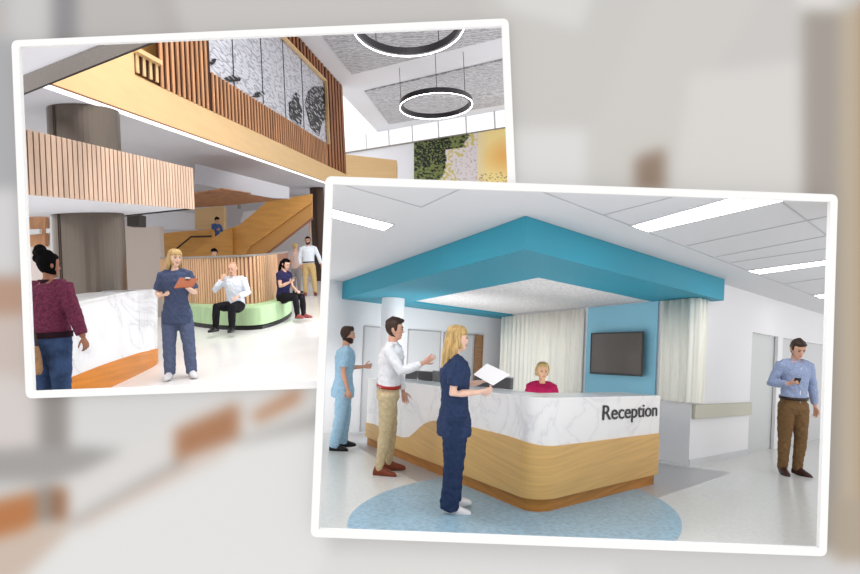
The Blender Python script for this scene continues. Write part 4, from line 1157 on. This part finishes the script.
# far balustrade with black handrail
stf = empty('balustrade', tp(190, 256, 22.5)); tag(stf, 'far plywood balustrade with black handrail, left behind the stairs', 'balustrade')
panel([(161, 233.5), (184, 231), (213, 229.5), (213, 257), (161, 257)], 22.5, .2, 'side_panel', M['ply_deep'], stf)
hr = MB(); hr.tube([tp(175, 250, 22.2), tp(191, 236.8, 22.2), tp(211.5, 236.2, 22.2)], .035, 8); hr.build('handrail', M['dark_line'], stf)
stc = empty('staircase', tp(232, 262, 19.5)); tag(stc, 'plywood-sided staircase rising to the right behind the curved seat', 'staircase')
sb_ = R.T(230, 245, 19.5)
def sp(px, dep, name, m, o_=0, par_=stc): return MB().prism([R.T(u, v, 19.5 + o_) for u, v in px], YY * dep).build(name, m, par_)
sp([(186, 258), (225, 229.6), (230, 228), (230.4, 258)], .25, 'lower_balustrade', M['ply_deep'], -.3)
sp([(230.2, 228), (240, 224.6), (267, 201.4), (290, 197.5), (312, 193.8), (312, 202), (250, 247), (243, 258), (230.4, 258)], .1, 'upper_balustrade', M['ply_deep'])
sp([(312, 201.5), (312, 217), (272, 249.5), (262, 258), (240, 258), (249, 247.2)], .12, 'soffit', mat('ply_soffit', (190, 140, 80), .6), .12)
hr = MB(); hr.tube([R.T(313, 218, 19.3), R.T(272, 250, 19.3), R.T(262, 257.5, 19.3)], .04, 8); hr.build('edge_rail', M['slat_gap'], stc)
panel([(309.3, 215), (310.3, 215), (309.8, 252), (308.8, 252)], 20, .05, 'post', M['ply_deep'], stc)
# shopfront at the far left
struct(panel([(20, 214), (62, 214), (62, 300), (20, 300)], 16, .2, 'wall_left', mat('rosy_wall', (236, 222, 216), .6)))
nk = empty('display_niche', tp(36, 240, 15.8)); tag(nk, 'brown timber niche with white bars at the far left behind the dark-haired woman', 'niche')
panel([(24, 217), (45, 217), (45, 246), (24, 246)], 15.8, .15, 'niche_back', M['slat_red'], nk)
panel([(24, 229.5), (39.5, 229), (39.5, 233.5), (24, 235)], 15.5, .1, 'white_bar', M['print_white'], nk)
panel([(46, 228.5), (61, 228), (61, 232.5), (46, 233)], 15.5, .1, 'white_bar', M['print_white'], nk)
panel([(50, 203), (53, 203), (53, 300), (50, 300)], 15.3, .1, 'white_post', M['print_white'], nk)

# ---- round columns
def column(px, t, r, name, m, top=ZS - .004, dep=1.0):
    c = fpl(px, t); n = 48
    rows = [[R.drop(c + R.R * math.cos(a) * r + YY * math.sin(a) * r, z) for a in np.linspace(0, 2 * math.pi, n + 1)[:-1]] for z in (0, top)]
    me_ = MB().grid(rows, True, True); o_ = struct(me_.build(name, m)); return c, o_
cc1, col1 = column(95, 8.9, .50, 'column', M['bronze'])
for a in (-1.95, -1.88):
    p = cc1 + R.R * math.cos(a) * .502 + YY * math.sin(a) * .502
    MB().tube([R.drop(p, .01), R.drop(p, 3.88)], .008, 6).build('panel_seam', M['bronze_dark'], col1)
column(320.8, 23.5, .29, 'column', M['bronze_dark'])

# ---- slatted canopy over the desk
ZB, ZT = 2.25, 2.86
E1 = R.F(193.8, 208.2, ZB); E0 = R.on_line(E1, A, 2)
kc = empty('desk_canopy', E1); tag(kc, 'pale pink-brown slatted canopy box over the marble desk', 'canopy')
bk = R.on_line(E1, B, 100); bl_ = R.drop(bk - A * ((bk - R.on_line(bk, A, -10)).length / A.length), ZB)
bl_ = R.on_line(bk, A, 2)
MB().prism([E0, E1, bk, bl_], U * .03).build('soffit', M['atrium_white'], kc)
sm_ = MB(); nS = 46; La = (E1 - E0)
def s_box(p, q_, z0, z1, out, th): return [x - Bn * out for x in (up(p, z0 - ZB), up(q_, z0 - ZB), up(q_, z1 - ZB), up(p, z1 - ZB))], Bn * th
for i in range(nS):
    a = E0 + La * (i / nS); b = a + La * (.76 / nS); sm_.prism(*s_box(a, b, ZB - .02, ZT, .035, .035))
sm_.build('front_slats', M['slat_light'], kc)
MB().prism(*s_box(E0, E1, ZB - .01, ZT - .01, 0, .03)).build('front_backing', M['slat_gap'], kc)
rb_ = bk - E1
MB().prism([E1 + Bn * .03, bk, up(bk, ZT - ZB - .02), up(E1 + Bn * .03, ZT - ZB - .02)], An * .03).build('end_panel', M['slat_light'], kc)
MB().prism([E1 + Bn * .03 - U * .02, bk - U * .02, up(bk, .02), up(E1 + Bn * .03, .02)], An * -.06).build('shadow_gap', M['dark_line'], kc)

# ---- marble and timber desk
bp = [(157.3, 361.5), (155.5, 364.5), (150, 368), (141, 372.5), (130, 378), (107, 388.6), (85, 398), (50, 411), (22, 424), (0, 434)]
tpx = [(158, 288.8), (156.5, 289.3), (151, 289.8), (142, 290.3), (131, 291.3), (108, 295.4), (84, 300.2), (50, 308.5), (22, 314.5), (0, 320)]
sv = [348.3, 349, 350.6, 353.2, 357, 364.8, 373, 386, 397, 405]
ZD = 1.07
bpts = [R.F(*p) for p in bp]; tpts = [R.F(*p, ZD) for p in tpx]
def dense(L, n=6):
    out = []
    for i in range(len(L) - 1):
        p0, p1, p2, p3 = L[max(i - 1, 0)], L[i], L[i + 1], L[min(i + 2, len(L) - 1)]
        for k in range(n):
            t = k / n; out.append(.5 * ((2 * p1) + (p2 - p0) * t + (2 * p0 - 5 * p1 + 4 * p2 - p3) * t * t + (3 * p1 - p0 - 3 * p2 + p3) * t ** 3))
    out.append(L[-1]); return out
fr_ = [(b[1] - s_) / (b[1] - t_[1]) for b, t_, s_ in zip(bp, tpx, sv)]
db, dt = dense(bpts), dense(tpts); df = dense([Vector((f, 0, 0)) for f in fr_]); df = [f.x for f in df]
dk = empty('marble_desk', R.drop(bpts[4], 0)); tag(dk, 'curved white marble desk with orange timber base behind the dark-haired woman', 'reception counter')
dn = []
for i in range(len(db)):
    tg = db[min(i + 2, len(db) - 1)] - db[max(i - 2, 0)]; n_in = Vector((tg.y, -tg.x, 0)); n_in = n_in - U * n_in.dot(U); dn.append(n_in.normalized())
def ruled(f0, f1, push, th, name, m, raw=False):
    rows = []
    for b, t_, f, n_in in zip(db, dt, df, dn):
        lo = b.lerp(t_, f0(f)); hi = b.lerp(t_, f1(f)); o_ = n_in * -push
        rows.append([lo + o_, hi + o_, hi + n_in * th, lo + n_in * th])
    return MB().grid(rows, True, True).build(name, m, dk)
ruled(lambda f: 0, lambda f: f, .015, .2, 'timber_base', M['orange_wood'])
ruled(lambda f: f, lambda f: .965, .0, .2, 'marble_front', M['marble_bright'])
rows = [[t_ - n_ * .02 - U * .037, t_ - n_ * .02, t_ + n_ * .7, t_ + n_ * .7 - U * .037] for t_, n_ in zip(dt, dn)]
MB().grid(rows, True, True).build('desk_top', M['marble_bright'], dk)

# ---- curved seat: plinth, green bench, timber back
pl = dense([R.F(*p) for p in [(172, 320.5), (182, 323.5), (200, 327.3), (222, 329.7), (244, 330.2), (258, 329.6), (267, 328), (280, 323.5), (289, 318), (292, 313.5), (290, 308), (283, 305)]], 5)
sw = dense([R.F(*p, .45) for p in [(163, 300.8), (178, 302.4), (190, 303), (216, 304), (242, 304.2), (256, 303.2), (267, 301), (276, 298.2), (284, 294.6), (289, 291)]], 8)
sw = [R.drop(p) for p in sw]
bench = empty('curved_bench', R.drop(pl[20], 0)); tag(bench, 'curved pale green upholstered bench with black plinth and slatted timber back', 'bench')
def ribbon(path_, z0, z1, inn, out, name, m, smooth=False):
    rows = []; c_ = R.drop(R.F(235, 300), 0)
    for p in path_:
        d = (c_ - p); d = (d - U * 0); d = R.drop(p + d, 0) - R.drop(p, 0); d.normalize()
        rows.append([R.drop(p - d * out, z0), R.drop(p - d * out, z1), R.drop(p + d * inn, z1), R.drop(p + d * inn, z0)])
    return MB().grid(rows, True, True).build(name, m, bench, smooth)
# seat body between the bench front and the back's foot, as a closed ring in plan
n_ = len(pl); swr = [sw[int(i * (len(sw) - 1) / (n_ - 1))] for i in range(n_)]
def seatbody(z0, z1, f, name, m):
    rows = []
    for p, q_ in zip(pl, swr):
        a = p.lerp(q_, f); rows.append([R.drop(a, z0), R.drop(a, z1 - .03), R.drop(a.lerp(q_, .05), z1), R.drop(q_, z1), R.drop(q_, z0)])
    return MB().grid(rows, True, True).build(name, m, bench)
seatbody(0, .09, .02, 'plinth', M['seat_plinth']); seatbody(.09, .45, -.01, 'seat', M['green_seat'])
acc = [0]
for i in range(1, len(sw)): acc.append(acc[-1] + (sw[i] - sw[i - 1]).length)
def at_len(s_):
    for i in range(1, len(acc)):
        if acc[i] >= s_: 
            return sw[i - 1].lerp(sw[i], (s_ - acc[i - 1]) / (acc[i] - acc[i - 1] + 1e-9))
    return sw[-1]
sm_ = MB(); N_ = 74
for i in range(N_):
    a, b = at_len(acc[-1] * i / N_), at_len(acc[-1] * (i + .62) / N_)
    d = (b - a).cross(U).normalized() * .03; d = d if d.y < 0 else -d
    sm_.prism([R.drop(a, .45) + d, R.drop(b, .45) + d, R.drop(b, 1.41) + d, R.drop(a, 1.41) + d], -d * .98)
sm_.build('back_slats', M['bench_slat'], bench)
bkr = MB(); rows = [[R.drop(p, .45), R.drop(p, 1.41), R.drop(p + YY * .06, 1.41), R.drop(p + YY * .06, .45)] for p in sw]; bkr.grid(rows, True, True); bkr.build('back_panel', M['slat_gap'], bench)
rows = [[R.drop(p - YY * .05, 1.41), R.drop(p - YY * .05, 1.45), R.drop(p + YY * .1, 1.45), R.drop(p + YY * .1, 1.41)] for p in sw]
MB().grid(rows, True, True).build('back_capping', M['gutter_grey'], bench)
# ----- atrium people
maroon = cloth('maroon_knit', (112, 50, 74), .25, 40); jeans = cloth('jeans', (58, 78, 114), .22, 10); slate = cloth('slate_scrub', (74, 84, 112), .12); slate2 = cloth('slate_trousers', (94, 104, 132), .1)
blackc = cloth('black_cloth', (30, 28, 32), .1); darkband = cloth('dark_band', (40, 22, 30), .1); pale_shirt = cloth('pale_shirt', (226, 232, 240), .06); rose = cloth('rose_shirt', (214, 186, 176), .08)
grey_tr = cloth('grey_trousers', (150, 146, 148), .1); khaki2 = cloth('khaki_light', (204, 174, 122), .1); blue_top = cloth('blue_top', (74, 100, 150), .12); ink = cloth('ink_top', (48, 46, 84), .15)
g0 = R.drop(ray(50.5, 330) * 5.3)
person('woman with black hair bun in maroon jacket and jeans, seen from behind', AT, g0, 166, 1.64, (150, 100, 76),
       dict(spine=(0, 0, 1), head_nod=4, head_turn=-14, arm_r=((-.36, -.02, -1), (-.30, -.10, -1)), hand_r=(None, (1, 0, 0), 1, .4),
            arm_l=((.20, .10, -1), (.10, -.85, -.5)), hand_l=(None, (-1, 0, 0), 1, .4), **stand_legs(.05, .05)),
       dict(femme=True, hair='curly_bun', hair_m=HAIR['black'], hairline=.175, side=.07, build=1.26, top=dict(name='jacket', mat=maroon, hem=.0, loose=.018, collar=True, collar_m=darkband, hem_band=darkband, fold=.007),
            bottom=dict(name='jeans', mat=jeans, loose=.012, ankle=.05, fold=.006), shoe=black_shoe))
bagp = R.drop(ray(32, 330) * 5.1); bg_ = empty('handbag', bagp + U * .62); tag(bg_, 'tan patterned handbag beside the jeans of the woman in maroon', 'handbag')
mb = MB(); rows = []
for z, w_, d_ in ((.56, .10, .05), (.60, .13, .07), (.72, .12, .06), (.82, .09, .035)):
    rows.append([bagp + R.R * math.cos(t) * w_ * .55 + YY * math.sin(t) * d_ + U * z for t in np.linspace(0, 2 * math.pi, 21)[:-1]])
mb.grid(rows, True, True).build('bag_body', M['tan_bag'], bg_, True)
MB().tube([bagp + R.R * x + U * z for x, z in ((-.04, .81), (-.035, .92), (0, .98), (.035, .92), (.04, .81))], .008, 8).build('bag_handle', M['bronze_dark'], bg_)
# nurse with clipboard
g1_ = R.F(180, 378)
nfp = person('blond woman in slate blue scrubs holding an orange clipboard', AT, g1_, 14, 1.62, (236, 196, 172),
       dict(spine=(0, 0, 1), head_nod=8, head_turn=34, arm_r=((-.30, .05, -1), (.35, -1, -.05)), hand_r=((.8, -.6, .0), (0, .3, 1), -1, .4),
            arm_l=((.30, .0, -1), (-.28, -1, .35)), hand_l=((-.3, -1, .2), (0, .0, 1), -1, .3),
            leg_l=((.10, -.03, -1), (.05, .02, -1)), leg_r=((-.06, -.02, -1), (-.02, .02, -1)), foot_l=(.4, -1, 0), foot_r=(-.1, -1, 0)),
       dict(femme=True, hair='long', hair_len=.10, hair_m=HAIR['blond'], hairline=.17, side=.05, build=1.02, top=dict(name='scrub_top', mat=slate, short=.8, hem=-.18, flare=.022, loose=.022, fold=.007),
            bottom=dict(name='scrub_trousers', mat=slate2, loose=.024, ankle=.062, fold=.008), shoe=white_shoe, sole=white_shoe))
tn = g1_.y - .42
pts = [ray(u, v) * (tn + d) for (u, v), d in (((174, 288), -.04), ((179.5, 277.5), .10), ((197.5, 278.5), .14), ((193, 286.5), .0))]
cbp = empty('clipboard', sum(pts, Vector()) / 4); tag(cbp, 'orange clipboard held by the blond woman in slate scrubs', 'clipboard')
MB().prism(pts, Vector((0, .008, -.008))).build('board', M['clip_orange'], cbp)
c_ = (pts[1] + pts[2]) / 2; MB().prism([c_ + (pts[2] - pts[1]) * x + (pts[0] - pts[1]) * y + Vector((0, -.004, .004)) for x, y in ((-.12, .02), (.12, .02), (.12, .16), (-.12, .16))], Vector((0, -.012, .008))).build('clip', M['frame_grey'], cbp)
# seated man
def seat_at(u, v, t): return R.drop(ray(u, v) * t)
person('bald man in pale shirt sitting on the bench with a hand to his face', AT, seat_at(236.5, 320, 10.55), -8, 1.66, (226, 178, 152),
       dict(pel=(0, .0, .56), spine=(.02, -.08, 1), head_nod=14, arm_r=((-.45, -.45, -.60), (.62, .02, .78)), hand_r=((.5, .15, 1), (.3, .6, 0), -1, .5),
            arm_l=((.32, -.05, -1), (-.42, -1, -.28)), hand_l=((-.2, -1, -.3), (0, 0, -1), 1, .3),
            leg_l=((.10, -1, -.04), (-.02, -.02, -1)), leg_r=((-.22, -1, -.0), (-.08, .0, -1))),
       dict(hair='bald', hair_m=HAIR['bald'], hairline=.2, nape=.06, side=.14, build=1.1, top=dict(name='shirt', mat=pale_shirt, hem=.0, loose=.024, collar=True, fold=.008),
            bottom=dict(name='trousers', mat=blackc, loose=.012, ankle=.05), shoe=black_shoe))
# seated woman
swf = person('woman with black ponytail in dark clothes sitting at the bench end, looking at a phone', AT, seat_at(283.8, 310, 11.75), 64, 1.66, (228, 180, 156),
       dict(pel=(0, .0, .56), spine=(0, -.10, 1), head_nod=24, arm_r=((-.10, -.18, -1), (.12, -1, .36)), hand_r=((.1, -1, .4), (.3, .1, 1), -1, .6),
            arm_l=((.10, -.18, -1), (-.45, -.85, -.40)), hand_l=((-.4, -1, -.3), (0, 0, -1), 1, .4),
            leg_l=((.06, -1, .0), (.02, -.04, -1)), leg_r=((-.06, -1, .0), (-.02, -.12, -1))),
       dict(femme=True, hair='tail', hair_m=HAIR['black'], hairline=.172, side=.06, build=1.05, top=dict(name='top', mat=ink, short=.5, hem=-.02, loose=.016),
            bottom=dict(name='trousers', mat=blackc, loose=.012, ankle=.045), shoe=mat('rose_shoe', (150, 70, 70), .4)))
held(swf, -1, 'phone', 'small phone held by the woman with the black ponytail', 'phone', M['gutter_grey'], (.07, .13, .012), off=(.0, -.10, .075), rot=(-30, 0, 20))
person('person in rose shirt and grey trousers standing with back turned, near the dark column', AT, R.F(297, 293.2), 160, 1.60, (214, 170, 146),
       dict(spine=(0, 0, 1), head_nod=6, arm_r=((-.15, .0, -1), (.0, -.25, -1)), hand_r=(None, (1, 0, 0), 1, .4), arm_l=((.2, .0, -1), (.05, -.6, -.8)), hand_l=(None, (-1, 0, 0), 1, .4), **stand_legs()),
       dict(hair='quiff', hair_m=HAIR['fair'], hairline=.18, build=1.0, top=dict(name='shirt', mat=rose, short=.8, hem=-.06, loose=.02), bottom=dict(name='trousers', mat=grey_tr, loose=.016), shoe=black_shoe), vox=.014)
person('man in pale shirt and light khaki trousers facing us beside the dark column', AT, R.F(310.3, 295.5), 6, 1.78, (196, 146, 118),
       dict(spine=(0, 0, 1), head_nod=4, arm_r=((-.28, .1, -1), (.1, -.3, -1)), hand_r=(None, (1, 0, 0), 1, .4), arm_l=((.42, .1, -1), (.28, -.2, -1)), hand_l=(None, (-1, 0, 0), 1, .4),
            leg_l=((.10, 0, -1), (.04, .03, -1)), leg_r=((-.08, 0, -1), (-.04, .03, -1))),
       dict(hair='quiff', hair_m=HAIR['black'], hairline=.18, beard=True, build=1.06, top=dict(name='shirt', mat=pale_shirt, hem=.04, loose=.02, collar=True), bottom=dict(name='trousers', mat=khaki2, loose=.014), belt=dark_belt, shoe=tan_shoe), vox=.014)
person('dark-haired person behind the slatted seat back, only the head showing', AT, fpl(217, 13.6), 10, 1.57, (206, 160, 130),
       dict(arm_r=((-.15, .0, -1), (.0, -.25, -1)), hand_r=(None, (1, 0, 0), 1, .4), arm_l=((.2, .0, -1), (.05, -.3, -1)), hand_l=(None, (-1, 0, 0), 1, .4), **stand_legs()),
       dict(hair='quiff', hair_m=HAIR['black'], hairline=.15, build=1.0, top=dict(name='shirt', mat=blue_top, hem=-.06, loose=.02), bottom=dict(name='trousers', mat=grey_tr), shoe=black_shoe), vox=.016)
pst = tp(216.5, 246, 23.0); pst = R.drop(pst, 1.09)
person('person in blue climbing the staircase', AT, pst, 60, 1.72, (206, 160, 130),
       dict(spine=(0, -.12, 1), head_nod=14, arm_r=((-.15, -.2, -1), (.0, -1, .2)), hand_r=(None, (1, 0, 0), 1, .4), arm_l=((.2, -.2, -1), (.05, -1, .1)), hand_l=(None, (-1, 0, 0), 1, .4), **stand_legs()),
       dict(hair='quiff', hair_m=HAIR['black'], hairline=.17, build=1.0, top=dict(name='shirt', mat=blue_top, hem=-.06, loose=.02), bottom=dict(name='trousers', mat=navy), shoe=black_shoe), vox=.016)
MB().prism([R.drop(pst + R.R * x + YY * y, 0) for x, y in ((-.6, -.4), (.9, -.4), (.9, 2.2), (-.6, 2.2))], U * 1.08).build('landing', M['ply_deep'], stc)
w = bpy.data.worlds.new('world'); SC.world = w; w.use_nodes = True
w.node_tree.nodes['Background'].inputs[0].default_value = (1, 1, 1, 1); w.node_tree.nodes['Background'].inputs[1].default_value = 1.0
def area(name, P, sx, sy, power, direction, xdir=None):
    l = bpy.data.lights.new(name, 'AREA'); l.shape = 'RECTANGLE'; l.size = sx; l.size_y = sy; l.energy = power
    o = bpy.data.objects.new(name, l); COL.objects.link(o)
    z = -Vector(direction).normalized(); x = Vector(xdir or (1, 0, 0)); x = (x - z * x.dot(z)).normalized(); y = z.cross(x)
    m = Matrix((x, y, z)).transposed().to_4x4(); m.translation = P; o.matrix_world = m
    return o
# unseen fill light added behind the counter front to brighten curtains and canopy tray
A, B = RM.A, RM.B
cb0 = Pc + A * 1.3 + B * 1.4
area('counter_fill_light', up(cb0, .75), 2.4, 1.6, 15, RM.U + Vector((0, .35, 0)), A)
# extra area lights out of sight past the canopy, added to lift the walls
for k_ in (.35, .75):
    p_ = Lc.lerp(Fc, k_) + B * .5
    area('canopy_fill_light', RM.drop(p_, HC - .02), .6, .9, 150, -RM.U, A)

# area light added above view, standing in for daylight on the open atrium floor
zt_s = AT.F(250, 400) + AT.U * 9.5
area('roof_fill_light', zt_s + Vector((.5, .5, 0)), 7, 6, 540, -AT.U + Vector((-.08, .25, 0)), AT.R)

# second added fill, hidden behind the counter's left run, brightening the door wall
cb1 = Pc + A * .9 + B * 3.4
area('counter_fill_light', up(cb1, .8), 1.8, .3, 40, RM.B + RM.U * .45, A)
